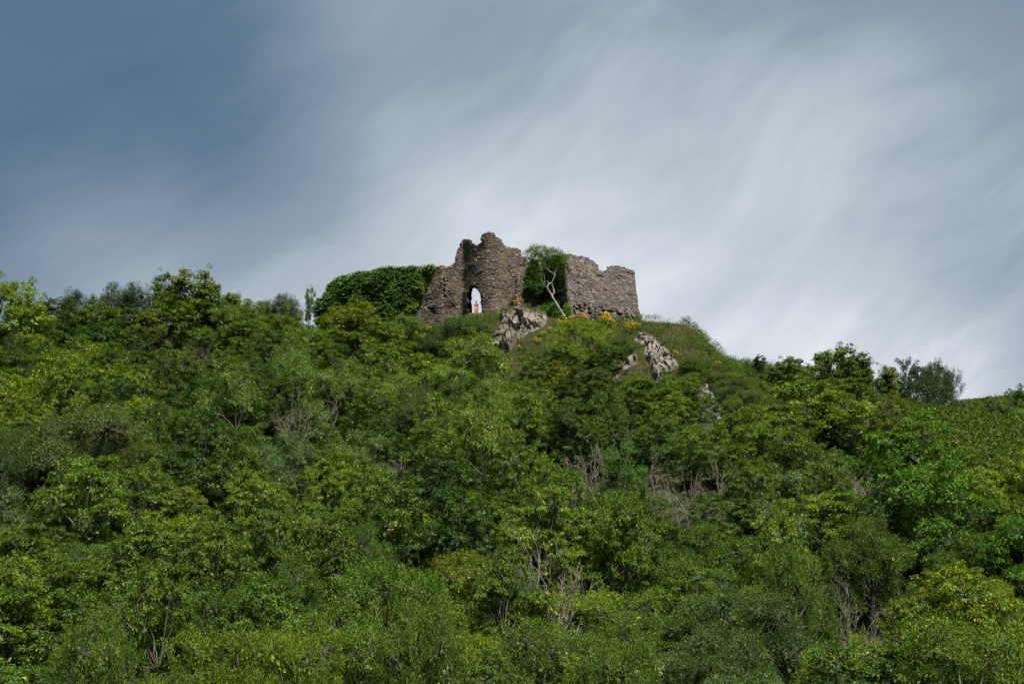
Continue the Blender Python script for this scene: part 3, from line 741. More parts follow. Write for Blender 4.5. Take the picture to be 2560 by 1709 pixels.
# ---- trees one can point to: kind, px, top row, width px, colour, label, extra
HAND = [
 # skyline, left
 ('leafy', 25, 682, 210, 'lime', 'tall yellow-green tree cut by the left edge of the photo on the skyline', dict(h=6.5, Y=138, var=0)),
 ('leafy', 150, 752, 190, 'deep', 'dark green skyline tree just right of the tall left-edge tree', dict(var=1)),
 ('feathery', 205, 735, 120, 'dark', 'blue-green feathery treetop poking up behind the dark skyline tree at left', dict(Y=152)),
 ('feathery', 300, 715, 110, 'dark', 'blue-green feathery skyline tree left of the tallest reddish-tipped one', dict(Y=153)),
 ('feathery', 355, 708, 120, 'dark', 'taller blue-green feathery skyline tree beside the reddish-tipped one', dict(Y=153)),
 ('young', 470, 690, 130, 'gold', 'open skyline tree with upright shoots and rusty tips, tallest on the left ridge', dict(Y=148)),
 ('young', 540, 700, 120, 'lime', 'open yellow-green skyline tree right beside the rusty-tipped one', dict(Y=148)),
 ('young', 590, 735, 70, 'mid', 'thin sapling with separate shoots, rightmost of the left skyline group', dict(Y=149)),
 ('leafy', 430, 738, 180, 'bright', 'rounded green tree under the rusty-tipped skyline tree', dict()),
 ('clumpy', 370, 778, 120, 'gold', 'orange-tinged tree below the blue-green feathery skyline trees', dict()),
 ('feathery', 650, 760, 150, 'mid', 'pale feathery tree on the skyline left of the ivy-covered wall', dict(Y=147)),
 ('thorn', 715, 745, 95, 'deep', 'low dark rounded evergreen hump on the skyline left of the ivy wall', dict(Y=155)),
 ('thorn', 672, 758, 60, 'deep', 'smallest dark rounded hump on the skyline, left of its bigger twin', dict(Y=155)),
 ('young', 775, 728, 32, 'mid', 'spindly twiggy sapling standing against the sky left of the ivy wall', dict(Y=148)),
 ('young', 655, 752, 35, 'mid', 'tiny sapling top against the sky left of the dark humps', dict(Y=150)),
 ('young', 713, 752, 32, 'mid', 'tiny sapling top in front of the larger dark hump', dict(Y=150)),
 ('leafy', 95, 765, 150, 'mid', 'mid-green rounded tree between the tall left-edge tree and the dark skyline tree', dict()),
 ('leafy', 265, 752, 160, 'bright', 'green rounded tree on the skyline below the blue-green feathery trees', dict()),
 ('clumpy', 330, 762, 130, 'deep', 'deep green tree on the ridge below the tallest blue-green feathery tree', dict()),
 ('leafy', 510, 738, 170, 'bright', 'broad fresh green tree below the open yellow-green skyline tree', dict()),
 ('feathery', 585, 752, 150, 'mid', 'soft green feathery tree under the thin skyline sapling', dict()),
 ('young', 415, 700, 90, 'mid', 'open green shoots left of the rusty-tipped skyline tree', dict(Y=149)),
 ('leafy', 700, 778, 150, 'bright', 'light green tree below the dark rounded humps', dict()),
 ('leafy', 620, 775, 140, 'mid', 'mid-green tree left and below the dark rounded humps', dict()),
 # below ivy
 ('leafy', 880, 755, 190, 'lime', 'yellow-green tree with pointed top in front of the ivy-covered wall', dict(h=5.5, Y=144)),
 ('leafy', 950, 790, 130, 'bright', 'bright green tree leaning right, under the middle of the ivy wall', dict(h=5, Y=142)),
 ('leafy', 800, 800, 200, 'bright', 'broad green tree left of the pointed tree below the ivy wall', dict()),
 ('clumpy', 1010, 860, 220, 'lime', 'large clumpy yellow-olive tree below and left of the doorway', dict(h=6)),
 ('feathery', 1030, 793, 120, 'mid', 'pale green feathery bush at the foot of the ruin left of the doorway', dict(Y=144)),
 ('feathery', 1185, 850, 200, 'bright', 'light green feathery tree below the left side of the large tan rock', dict()),
 ('feathery', 1120, 905, 170, 'bright', 'light green wispy tree left of the foot of the large tan rock', dict()),
 ('leafy', 760, 815, 200, 'bright', 'tall green tree with many small branch tips, above the two grey twig fans', dict(h=6)),
 ('clumpy', 850, 900, 150, 'mid', 'green tree with yellowish tips right of centre-left dead stems', dict()),
 ('thorn', 1135, 806, 150, 'deep', 'dark bush bank on the slope directly below the doorway', dict(Y=141)),
 ('thorn', 1195, 812, 80, 'deep', 'dark bush wedged against the left side of the large tan rock', dict(Y=141)),
 # crag
 ('willowy', 1440, 797, 175, 'lime', 'dense bright lime-green bush under the corner of the grey ruined block', dict(Y=137)),
 ('clumpy', 1385, 865, 150, 'deep', 'dark green bush at the lower left of the lime-green bush', dict(Y=134.5)),
 ('clumpy', 1500, 868, 130, 'deep', 'dark green bush under the right side of the lime-green bush', dict(Y=134.5)),
 ('leafy', 1335, 885, 120, 'bright', 'small yellow-green tree at the foot of the grassy slope below the tan rock', dict()),
 ('leafy', 1400, 905, 110, 'gold', 'golden-tipped small tree below the dark bushes', dict()),
 ('leafy', 1475, 915, 150, 'mid', 'rounded mid-green tree left of the small limestone ledge', dict()),
 ('clumpy', 1600, 935, 150, 'mid', 'rounded green tree right under the small limestone ledge', dict(h=4.5)),
 ('leafy', 1700, 940, 150, 'bright', 'yellow-green tree below the right foot of the grey crag', dict(h=4)),
 ('thorn', 1745, 868, 90, 'deep', 'dark round bush on the right side of the grey crag', dict(Y=143, h=3)),
 ('thorn', 1800, 905, 90, 'deep', 'dark bush on the grassy ridge below its yellow patches', dict(Y=142, h=3)),
 # right skyline
 ('young', 1890, 890, 60, 'deep', 'small two-headed sapling where the grassy ridge meets the sky', dict(Y=140)),
 ('young', 1955, 905, 95, 'mid', 'sparse upright sapling left of the tallest right skyline tree', dict(Y=131)),
 ('young', 2005, 900, 100, 'mid', 'sparse skyline sapling close beside the tallest right skyline tree', dict(Y=131)),
 ('young', 2085, 852, 135, 'mid', 'tallest open-branched tree on the right skyline', dict(Y=133, var=1)),
 ('young', 2135, 890, 110, 'mid', 'open upright sapling just right of the tallest right skyline tree', dict(Y=131)),
 ('young', 2180, 908, 100, 'mid', 'open upright sapling between the tallest tree and the dark tree', dict(Y=131)),
 ('young', 1925, 925, 70, 'mid', 'short skyline sapling just right of the two-headed sapling', dict(Y=132)),
 ('young', 2045, 895, 80, 'mid', 'slender skyline sapling immediately left of the tallest one', dict(Y=132)),
 ('young', 2215, 915, 80, 'gold', 'rust-tinged sapling squeezed against the left of the dark skyline pair', dict(Y=131)),
 ('leafy', 2110, 945, 170, 'mid', 'mid-green tree filling the space beneath the tallest skyline sapling', dict(Y=129)),
 ('leafy', 1985, 950, 150, 'mid', 'mid-green tree under the two left skyline saplings', dict(Y=128)),
 ('willowy', 2303, 930, 165, 'dark', 'broad dark lower crown between the two dark skyline trees', dict(Y=136)),
 ('feathery', 2500, 990, 130, 'deep', 'deep green feathery tree left of the dark right-edge skyline tree', dict(Y=138)),
 ('leafy', 2130, 985, 190, 'lime', 'yellow-tipped tree in front of the open skyline saplings at right', dict()),
 ('young', 2030, 960, 180, 'lime', 'thin-stemmed yellow-green thicket under the open skyline saplings', dict()),
 ('leafy', 2220, 975, 120, 'gold', 'golden-edged tree against the lower left of the dark skyline tree', dict()),
 ('leafy', 2266, 893, 125, 'dark', 'dark blue-green tree with pointed left top on the right skyline', dict(Y=139, h=9)),
 ('willowy', 2334, 899, 125, 'dark', 'dark blue-green rounded tree, right half of the dark skyline pair', dict(Y=141, h=9)),
 ('leafy', 2560, 960, 170, 'deep', 'dark tree cut by the right edge on the skyline', dict(Y=142, h=8)),
 ('feathery', 2480, 1005, 180, 'mid', 'wispy green tree with grey branches near the right edge', dict(Y=140)),
 ('leafy', 2395, 1035, 110, 'mid', 'mid-green bush against the bracken hill right of the dark skyline pair', dict(Y=138)),
 ('thorn', 2430, 1028, 60, 'olive', 'small brownish dark bush standing in the bracken near the right edge', dict(Y=150)),
 ('feathery', 2540, 1030, 150, 'mid', 'green feathery tree at the right edge under the dark skyline tree', dict(Y=135)),
 ('leafy', 2480, 1075, 150, 'deep', 'deep green tree right of the bare earth bank', dict(Y=132)),
 ('young', 2400, 1010, 40, 'mid', 'tiny sapling on the far bracken hill near the right edge', dict(Y=150)),
 # big right ones
 ('leafy', 2250, 1048, 300, 'emerald', 'large vivid emerald tree, upper part, right of centre-right slope', dict(h=8, var=2)),
 ('leafy', 2330, 1130, 300, 'emerald', 'large emerald tree lower and right of its twin', dict(h=8, var=3)),
 ('clumpy', 2200, 1200, 240, 'deep', 'dark green tree in the shade under the emerald trees', dict(h=6)),
 ('leafy', 2440, 1110, 180, 'bright', 'yellow-green tree under the bare earth bank at right', dict()),
 ('leafy', 2540, 1150, 170, 'lime', 'yellow-green tree cut by the right edge below the wispy tree', dict()),
 ('leafy', 1920, 1010, 190, 'lime', 'yellow-green tree with thin dark stem, left of the yellow-tipped tree', dict(h=6)),
 ('leafy', 2010, 1055, 210, 'bright', 'open yellow-green tree with visible dark stems on the right slope', dict(h=6.5)),
 ('clumpy', 1870, 1140, 180, 'bright', 'yellowish-green tree above a pale grey-green feathery one', dict()),
 ('feathery', 1880, 1180, 170, 'grey', 'pale grey-green feathery tree right of the dark hollow', dict()),
 ('feathery', 1940, 1255, 170, 'grey', 'grey-green feathery tree lower right of the dark hollow', dict()),
 ('feathery', 1560, 1090, 130, 'emerald', 'blue-green feathery tree behind the bare stems of the dark hollow', dict(h=6)),
 ('feathery', 1545, 1200, 90, 'grey', 'narrow grey-green sapling among the bare stems of the hollow', dict(h=4)),
 # left
 ('leafy', 190, 868, 330, 'lime', 'broad bright yellow-green tree near the left edge, above the dull olive bush', dict(h=6)),
 ('leafy', 330, 915, 220, 'bright', 'bright green tree at the right shoulder of the broad yellow-green one', dict()),
 ('leafy', 90, 940, 220, 'lime', 'yellow-green tree with yellow sprays near the left edge', dict()),
 ('leafy', 240, 800, 240, 'deep', 'dark green tree in the shade above the broad yellow-green tree', dict()),
 ('thorn', 230, 1035, 330, 'olive', 'large dull olive-brown thorn bush near the left edge', dict(h=7)),
 ('thorn', 330, 1110, 200, 'olive', 'dull olive thorn bush at the lower right of the largest one', dict(h=5)),
 ('feathery', 60, 1215, 190, 'grey', 'grey-green feathery tree at the left edge below the olive thorn bush', dict()),
 ('feathery', 720, 1085, 150, 'grey', 'silvery grey-green feathery tree left of centre', dict(h=5)),
 ('feathery', 665, 1120, 130, 'grey', 'silvery feathery tree lower left of its silvery neighbour', dict(h=5)),
 ('feathery', 960, 965, 140, 'grey', 'silvery feathery tree right of the centre-left dead stems', dict(h=4.5)),
 ('feathery', 905, 1070, 160, 'grey', 'grey-green feathery tree above the vivid green tree pair', dict()),
 ('leafy', 835, 1122, 180, 'bright', 'vivid green tree left of the bare fir-shaped sapling', dict()),
 ('leafy', 920, 1165, 210, 'bright', 'vivid green tree nearest the bare fir-shaped sapling on its left', dict(h=5.5)),
 ('clumpy', 730, 1185, 200, 'bright', 'rounded clumpy green tree below the silvery feathery trees', dict()),
 ('leafy', 530, 930, 190, 'deep', 'dark green tree right of the grey twig fans', dict(h=6)),
 ('clumpy', 560, 1000, 200, 'deep', 'deep green tree between the olive thorn bush and the silvery trees', dict()),
 # lower
 ('clumpy', 480, 1210, 190, 'gold', 'orange and yellow flecked tree in the left lower middle', dict()),
 ('leafy', 60, 1310, 260, 'mid', 'full mid-green tree at the left edge in the lower third', dict()),
 ('leafy', 200, 1370, 260, 'bright', 'full bright green tree, second from the left edge in the lower third', dict()),
 ('leafy', 1090, 1080, 190, 'mid', 'mid-green tree right of the bare fir-shaped sapling', dict(h=6)),
 ('leafy', 1230, 1030, 200, 'bright', 'bright clumpy tree above and right of the fir-shaped sapling', dict()),
 ('clumpy', 1360, 1130, 130, 'lime', 'yellow-green leaning tree at the left mouth of the dark hollow', dict(h=5.5)),
 ('leafy', 1420, 1020, 200, 'bright', 'bright yellow-green tree over the roof of the dark hollow', dict(h=4.5)),
 ('clumpy', 1560, 1035, 180, 'mid', 'mid-green tree above the dark hollow on its right', dict(h=4.5)),
 ('willowy', 1180, 1370, 260, 'lime', 'broad yellow-green tree in the lower middle', dict()),
 ('willowy', 1060, 1450, 260, 'lime', 'broad yellow-olive tree left of and below the lower middle one', dict()),
 ('willowy', 1260, 1365, 170, 'grey', 'grey-leaved tree just left of the bare thicket at lower centre', dict()),
 ('willowy', 1850, 1450, 320, 'grey', 'large grey-green tree in the lower right half', dict(h=5.5)),
 ('willowy', 1800, 1560, 300, 'grey', 'large dull grey-green tree at the bottom right of centre', dict(h=5)),
 ('leafy', 2380, 1420, 260, 'gold', 'golden-yellow topped tree in the lower right', dict()),
 ('leafy', 2290, 1470, 220, 'gold', 'orange-tinged tree at the left of the golden-topped one', dict()),
 ('willowy', 2470, 1440, 200, 'lime', 'yellow-green tree right of the golden-topped tree', dict()),
 ('leafy', 2530, 1290, 230, 'emerald', 'green tree cut by the right edge in the lower third', dict(h=6)),
 ('leafy', 1480, 1610, 260, 'lime', 'yellow-green spreading tree at the bottom centre-right', dict()),
 # bare shrubs
 ('bare', 425, 868, 100, None, 'left fan of bare grey-brown stems standing before dark trees', dict(h=3.8)),
 ('bare', 490, 862, 100, None, 'right fan of bare grey-brown stems standing before dark trees', dict(h=3.8)),
 ('bare', 728, 985, 70, None, 'tall narrow bare stems left of centre above the silvery tree', dict(h=5)),
 ('bare', 830, 1010, 70, None, 'bare pale stems to the right of the tall narrow bare stems', dict(h=4.2)),
 ('bare', 890, 885, 75, None, 'bare twigs in the shade under the clumpy yellow-olive tree', dict(h=4.2)),
 ('bare', 1058, 960, 70, None, 'pinkish bare twigs in the middle of the slope', dict(h=4)),
 ('bare', 1005, 1115, 75, None, 'bare fir-shaped sapling with a straight pale stem', dict(h=4.2, var=3)),
 ('bare', 1480, 1072, 130, None, 'leftmost bare stems of the dark hollow, tallest and densest', dict(h=5.5)),
 ('bare', 1550, 1090, 90, None, 'middle bare reddish-grey stems of the dark hollow', dict(h=5.5)),
 ('bare', 1420, 1140, 110, None, 'tangled low bare branches at the left of the dark hollow', dict(h=4)),
 ('bare', 1635, 1150, 95, None, 'forked bare stems at the right of the dark hollow', dict(h=4.6)),
 ('bare', 1720, 1165, 70, None, 'single broken bare trunk with stubs right of the hollow', dict(h=4.6)),
 ('bare', 1790, 1145, 75, None, 'bare pale twigs right of the broken trunk', dict(h=4.6)),
 ('bare', 2160, 1150, 160, None, 'broad grey haze of bare twigs left of the emerald trees', dict(h=4.5)),
 ('bare', 2220, 1240, 130, None, 'brown bare twigs in the shade under the emerald trees', dict(h=4.5)),
 ('bare', 1345, 1355, 150, None, 'pale bare thicket at lower centre', dict(h=3.4, Y=67)),
 ('bare', 1395, 1365, 100, None, 'bare twigs at the right side of the pale bare thicket', dict(h=3.4, Y=68)),
 ('bare', 390, 1300, 50, None, 'small bare sapling in the left lower middle', dict(h=3.6)),
 ('bare', 2115, 1440, 90, None, 'pale bare stems beneath green crowns at lower right', dict(h=3.6)),
 ('bare', 2180, 1520, 80, None, 'crossing bare stems left of the orange-tinged tree', dict(h=3.6)),
 ('bare', 1840, 935, 120, None, 'fine bare grey scrub on the ridge left of the skyline saplings', dict(Y=137)),
 ('bare', 1880, 940, 100, None, 'fine bare brown scrub beside the two-headed sapling', dict(Y=136)),
]
for k, px, row, w, mat, lab, ex in HAND: place(k, px, row, w, mat, lab, **ex)

# ---- the other trees of the wood
LIMX = [0, 300, 700, 880, 1000, 1090, 1150, 1230, 1300, 1400, 1500, 1560, 1640, 1740, 1790, 1850, 1920, 2000, 2150, 2300, 2350, 2400, 2440, 2490, 2560]
LIMY = [765, 780, 785, 820, 850, 865, 895, 920, 925, 930, 925, 930, 960, 1010, 1040, 990, 980, 990, 1010, 1060, 1110, 1140, 1125, 1080, 1050]
BLOBS = [ # px,row,radius,[(kind,mat),...]
 (120, 900, 260, [('leafy', 'lime'), ('leafy', 'bright'), ('leafy', 'deep')]),
 (300, 780, 160, [('leafy', 'deep'), ('leafy', 'mid')]),
 (560, 820, 180, [('leafy', 'bright'), ('feathery', 'mid'), ('leafy', 'mid')]),
 (520, 1030, 200, [('clumpy', 'deep'), ('leafy', 'deep'), ('leafy', 'mid')]),
 (60, 1130, 160, [('thorn', 'deep'), ('leafy', 'deep')]),
 (150, 1400, 330, [('leafy', 'mid'), ('leafy', 'bright'), ('willowy', 'mid')]),
 (150, 1600, 250, [('leafy', 'deep'), ('leafy', 'mid'), ('willowy', 'olive')]),
 (480, 1400, 230, [('willowy', 'lime'), ('leafy', 'bright'), ('clumpy', 'mid'), ('willowy', 'olive')]),
 (700, 1450, 260, [('willowy', 'grey'), ('willowy', 'olive'), ('clumpy', 'mid'), ('willowy', 'lime')]),
 (650, 1280, 170, [('clumpy', 'bright'), ('clumpy', 'mid')]),
 (780, 950, 200, [('leafy', 'mid'), ('feathery', 'mid'), ('clumpy', 'mid'), ('leafy', 'deep')]),
 (1150, 1000, 200, [('leafy', 'mid'), ('clumpy', 'bright'), ('thorn', 'olive'), ('feathery', 'bright')]),
 (1100, 1200, 200, [('leafy', 'mid'), ('clumpy', 'deep'), ('leafy', 'deep'), ('clumpy', 'bright')]),
 (1050, 1400, 260, [('willowy', 'lime'), ('clumpy', 'bright'), ('willowy', 'mid')]),
 (1350, 1270, 200, [('clumpy', 'bright'), ('leafy', 'bright'), ('clumpy', 'mid')]),
 (1500, 950, 200, [('clumpy', 'mid'), ('leafy', 'bright'), ('leafy', 'mid')]),
 (1700, 1080, 180, [('clumpy', 'mid'), ('clumpy', 'deep'), ('leafy', 'bright')]),
 (1650, 1200, 120, [('clumpy', 'deep'), ('leafy', 'deep')]),
 (1600, 1350, 260, [('clumpy', 'mid'), ('leafy', 'bright'), ('willowy', 'mid')]),
 (1550, 1560, 260, [('willowy', 'grey'), ('clumpy', 'mid'), ('willowy', 'olive'), ('willowy', 'lime')]),
 (1850, 1500, 260, [('willowy', 'grey'), ('willowy', 'mid'), ('willowy', 'grey')]),
 (2050, 1150, 200, [('leafy', 'bright'), ('feathery', 'grey'), ('leafy', 'mid')]),
 (2100, 1350, 200, [('clumpy', 'bright'), ('willowy', 'mid'), ('leafy', 'mid'), ('feathery', 'grey')]),
 (2300, 1250, 180, [('leafy', 'deep'), ('leafy', 'emerald')]),
 (2450, 1150, 150, [('leafy', 'lime'), ('leafy', 'bright'), ('leafy', 'mid')]),
 (2400, 1500, 250, [('leafy', 'gold'), ('willowy', 'lime'), ('willowy', 'mid')]),
 (2350, 1650, 250, [('leafy', 'deep'), ('willowy', 'mid'), ('leafy', 'bright')]),
 (900, 1620, 300, [('willowy', 'mid'), ('clumpy', 'mid'), ('leafy', 'mid'), ('willowy', 'grey')]),
]
HOLLOW = [(1400, 1120), (1480, 1090), (1600, 1110), (1700, 1170), (1800, 1210), (1790, 1260), (1700, 1260), (1560, 1210), (1450, 1230), (1410, 1180)]
frs = random.Random(7); fill = []
y = 53.5; rowi = 0
while y < 150:
    sp = 4.1 + (y - 53) * .012
    half = .375 * y + 4.5
    x = -half + (rowi % 2) * sp * .5
    while x < half:
        xx = x + frs.uniform(-.9, .9); yy = y + frs.uniform(-1.1, 1.1); h = frs.uniform(3.8, 7.2)
        g = gz(xx, yy); px, row = project((xx, yy, g + h)); px = float(px); row = float(row)
        lim = np.interp(px, LIMX, LIMY) + frs.uniform(0, 20)
        ok = -140 < px < 2700 and row > lim and row < 1790
        if ok and inpoly(px, row + 25, HOLLOW): ok = False
        if ok:
            for t in TREES:
                if abs(t['x'] - xx) < 3 and abs(t['y'] - yy) < 3 and math.hypot(t['x'] - xx, t['y'] - yy) < (2.3 if t['kind'] != 'bare' else 2.6): ok = False; break
        if ok:
            for t in TREES:
                if t['kind'] == 'bare' and abs(px - t['px']) < 60 and t['y'] - 7 < yy < t['y'] and row < t['row'] + 75: ok = False; break
        if ok: fill.append((xx, yy, h, px, row))
        x += sp
    y += sp * .86; rowi += 1
for (xx, yy, h, px, row) in fill:
    best = sorted(BLOBS, key=lambda b: math.hypot(b[0] - px, b[1] - row) / b[2] + frs.uniform(0, .35))[0]
    kind, mat = frs.choice(best[3])
    if mat == 'grey' and frs.random() < .5: mat = 'mid'
    if mat == 'olive' and frs.random() < .5: mat = 'mid'
    if mat == 'gold' and frs.random() < .4: mat = 'bright'
    dep = yy * CT + (gz(xx, yy) + h) * ST
    W = frs.uniform(3.3, 6.0)
    place(kind, px, row, W * FPX / dep, mat, None, h=h, Y=yy)
print('trees', len(TREES), 'fillers', len(fill))

# ---- low bushes on the open ridge
brs = random.Random(31); nb = 0
for _ in range(2600):
    if nb >= 105: break
    px = brs.uniform(1530, 1960) if brs.random() < .8 else brs.uniform(1040, 1190); base = np.interp(px, [1040, 1190, 1195, 1500, 1530, 1600, 1700, 1800, 1900, 1960], [800, 803, 820, 830, 835, 845, 868, 905, 945, 965]); row = base + brs.uniform(8, 120)
    if row > np.interp(px, LIMX, LIMY) + 45 or max(float(polydist(px, row + 10, p_)) for p_ in (R1, R2, R2b, R3)) > -26: continue
    h = brs.uniform(1.0, 1.9); Y, h = solve_y(px, row, h)
    if Y is None or Y < 120: continue
    x_ = float(at(px, row, Y)[0])
    if any(math.hypot(t['x'] - x_, t['y'] - Y) < 1.15 for t in TREES): continue
    place(brs.choice(['thorn', 'clumpy', 'leafy', 'willowy']), px, row, brs.uniform(42, 85), brs.choice(['mid', 'mid', 'bright', 'deep', 'olive', 'lime']), None, h=h, Y=Y)
    TREES[-1]['low'] = True; nb += 1
print('ridge bushes', nb)
# ---- labels for the remaining trees: look + place relative to things one can find
COLW = {'lime': 'yellow-green', 'bright': 'bright green', 'mid': 'mid-green', 'deep': 'deep green', 'emerald': 'emerald', 'grey': 'grey-green', 'olive': 'dull olive', 'gold': 'golden-tinged', 'dark': 'dark blue-green'}
FORM = {'leafy': 'leafy tree', 'clumpy': 'clumpy tree', 'feathery': 'feathery tree', 'thorn': 'thorn bush', 'willowy': 'fine-leaved tree', 'young': 'sapling', 'bare': 'bare shrub'}
LMK = [('arched doorway', 1190, 770), ('ivy-covered wall', 890, 740), ('large tan rock', 1290, 830), ('grey crag', 1640, 880), ('leaning tree', 1390, 740), ('grey twig fans', 460, 900),
 ('tallest skyline sapling', 2085, 900), ('dark skyline pair', 2300, 960), ('upper emerald tree', 2250, 1110), ('largest olive bush', 230, 1120), ('dark hollow', 1560, 1180),
 ('pale bare thicket', 1360, 1420), ('fir-shaped sapling', 1005, 1170), ('silvery tree', 720, 1140), ('golden-topped tree', 2380, 1470), ('large grey-green tree', 1850, 1520),
 ('lime-green bush', 1440, 850), ('rusty-tipped skyline tree', 470, 720), ('bottom left corner', 0, 1709), ('bottom right corner', 2560, 1709), ('bottom edge centre', 1280, 1709),
 ('left edge centre', 0, 1200), ('right edge centre', 2560, 1200), ('lone bare sapling', 390, 1340), ('flecked tree', 480, 1250), ('broad lower middle tree', 1180, 1420),
 ('crossing bare stems', 2180, 1560), ('broken bare trunk', 1720, 1210), ('lowest rock patch', 1775, 1000), ('two-headed sapling', 1890, 900), ('ridge ragworts', 1795, 905), ('grey block', 1530, 740), ('ledge', 1560, 920), ('yellow-sprayed tree', 90, 980)]
def rel(px, row, lx, ly):
    a = math.degrees(math.atan2(row - ly, px - lx)) % 360
    return ['right of', 'below and right of', 'below', 'below and left of', 'left of', 'above and left of', 'above', 'above and right of'][int(((a + 22.5) % 360) // 45)]
used = set(t['root'].get('label') for t in TREES if t['root'].get('label'))
for t in TREES:
    if t['hand']: continue
    px, row = t['px'], t['row'] + 45
    near = sorted(LMK, key=lambda l: math.hypot(l[1] - px, l[2] - row))[:14]
    done = None
    for j in range(1, 14):
        for i in range(j):
            a, b = near[i], near[j]; nw = lambda q_: len(q_.replace('-', ' ').split())
            dist = math.hypot(a[1] - px, a[2] - row); q = 'just ' if dist < 110 else ('well ' if dist > 260 else '')
            s = f"{COLW[t['mat']]} {(FORM[t['kind']] if not t.get('low') else 'low bush')} {q}{rel(px, row, a[1], a[2])} the {a[0]}, {rel(px, row, b[1], b[2])} the {b[0]}"
            if s not in used and nw(s) <= 16: done = s; break
            s = s.replace(' just ', ' ').replace(' well ', ' ')
            if s not in used and nw(s) <= 16: done = s; break
        if done: break
    if not done:
        a = near[0]; done = f"{COLW[t['mat']]} {FORM[t['kind']]} {rel(px, row, a[1], a[2])} the {a[0]}"
    used.add(done); t['root']['label'] = done; t['root']['group'] = 'trees of the wood covering the slope'
    if t.get('low'): t['root']['group'] = 'low bushes on the open ridge'; t['root']['category'] = 'shrub'; t['root'].name = 'low_bush'
for t in TREES:
    for kk in ('_px', '_row'):
        if kk in t['root']: del t['root'][kk]
    if t['kind'] == 'bare': t['root']['group'] = 'bare dead shrubs among the green trees'

# ------------------------------------------------------------------ undergrowth and grass (uncountable)
def scatter_ground(n, xr, yr, rs, cond=None):
    x = rs.uniform(xr[0], xr[1], n); y_ = rs.uniform(yr[0], yr[1], n); z = ground(x, y_)
    P = np.stack([x, y_, z], -1)
    if cond is not None: P = P[cond(P)]
    return P
rs = np.random.RandomState(77)
P = scatter_ground(30000, (-62, 66), (50, 152), rs, lambda P: (np.abs(P[:, 0]) < .385 * P[:, 1] + 5) & ~((P[:, 0] > -11) & (P[:, 0] < 26) & (P[:, 1] > 134)))
k = rs.randint(4, 9, len(P)); C = np.repeat(P + np.array([0, 0, .4]), k, 0)
tag(obj('undergrowth', quads_mesh('undergrowth', leaf_quads(C, unit(rs.normal(size=(len(C), 3))), rs, .26, .6, .5, .9, .1), LM['dark'])), 'low dark leafy undergrowth covering the ground between the trees', 'undergrowth', kind='stuff')
# knee-high scrub on the open shoulder of the hill and the far hill
def open_zone(P):
    px, py = project(P); lim = np.interp(px, LIMX, LIMY)
    return (py < lim + 60)
POLY_ROCKS = [R1, R2, R2b, R3]
def off_rock(P, m=-3):
    px, py = project(P); ok = np.ones(len(P), bool)
    for p in POLY_ROCKS: ok &= polydist(px, py, p) < m
    return ok
P = scatter_ground(20000, (-12, 36), (128, 158), rs, lambda P: open_zone(P) & off_rock(P))
patch = fbm_np(P[:, 0], P[:, 1], 31, 3, .55)
P = P[(patch > .0) | (P[:, 0] > 18)]
k = rs.randint(8, 18, len(P)); hh = rs.uniform(.1, .5, len(P)) * np.where(P[:, 0] > 15, 1.6, .9) + np.clip(fbm_np(P[:, 0], P[:, 1], 41, 3, 1.3), 0, 1) * .7 * np.where(P[:, 0] > 13, 1, .3)
C = np.repeat(P + np.stack([0 * hh, 0 * hh, hh], -1), k, 0)
tag(obj('scrub', quads_mesh('scrub', leaf_quads(C, unit(rs.normal(size=(len(C), 3)) + np.array([0, 0, .6])), rs, .13, .5, .28, .8, .0), LM['mid'])), 'low green brambly scrub on the open shoulder of the hill', 'scrub', kind='stuff')
P = scatter_ground(78000, (27, 100), (104, 206), rs, lambda P: (project(P)[0] > 2240) & (project(P)[0] < 2680))
k = rs.randint(5, 12, len(P)); C = np.repeat(P + np.array([0, 0, .35]), k, 0)
tag(obj('bracken', quads_mesh('bracken', leaf_quads(C, unit(rs.normal(size=(len(C), 3)) + np.array([0, 0, .6])), rs, .28, .5, .5, .7, .0, .5, 1.4), LM['mid'])), 'green bracken covering the far hill at the right edge', 'bracken', kind='stuff')
# grass
def grass_mat():
    m, t = new_mat('grass_blades')
    o = nd(t, 'ShaderNodeOutputMaterial'); g = nd(t, 'ShaderNodeNewGeometry')
    n = nd(t, 'ShaderNodeTexNoise'); n.inputs['Scale'].default_value = .55; n.inputs['Detail'].default_value = 4; lk(t, g.outputs['Position'], n.inputs['Vector'])
    s = mth(t, 'ADD', mth(t, 'MULTIPLY', mth(t, 'SUBTRACT', n.outputs['Fac'], .5), 2.4), mth(t, 'MULTIPLY', g.outputs['Random Per Island'], .6), clamp=False); s = mth(t, 'ADD', s, .2, clamp=True)
    r = nd(t, 'ShaderNodeValToRGB'); lk(t, s, r.inputs[0])
    r.color_ramp.elements[0].color = (.055, .085, .014, 1); r.color_ramp.elements[1].color = (.22, .165, .07, 1)
    e = r.color_ramp.elements.new(.5); e.color = (.125, .13, .028, 1)
    d = nd(t, 'ShaderNodeBsdfDiffuse'); tr = nd(t, 'ShaderNodeBsdfTranslucent'); lk(t, r.outputs[0], d.inputs[0]); lk(t, r.outputs[0], tr.inputs[0])
    m1 = nd(t, 'ShaderNodeMixShader'); m1.inputs[0].default_value = .3; lk(t, d.outputs[0], m1.inputs[1]); lk(t, tr.outputs[0], m1.inputs[2]); lk(t, m1.outputs[0], o.inputs[0])
    return m
GRASS = grass_mat()
P = scatter_ground(120000, (-12, 36), (131, 158), rs, lambda P: open_zone(P) & off_rock(P, 4))
n = len(P); a = rs.rand(n) * 6.283; L = rs.uniform(.15, .42, n); lean = rs.uniform(.1, .8, n)
d = np.stack([np.cos(a) * lean, np.sin(a) * lean, np.ones(n)], -1); d = unit(d)
w = np.stack([-np.sin(a), np.cos(a), 0 * a], -1) * .02
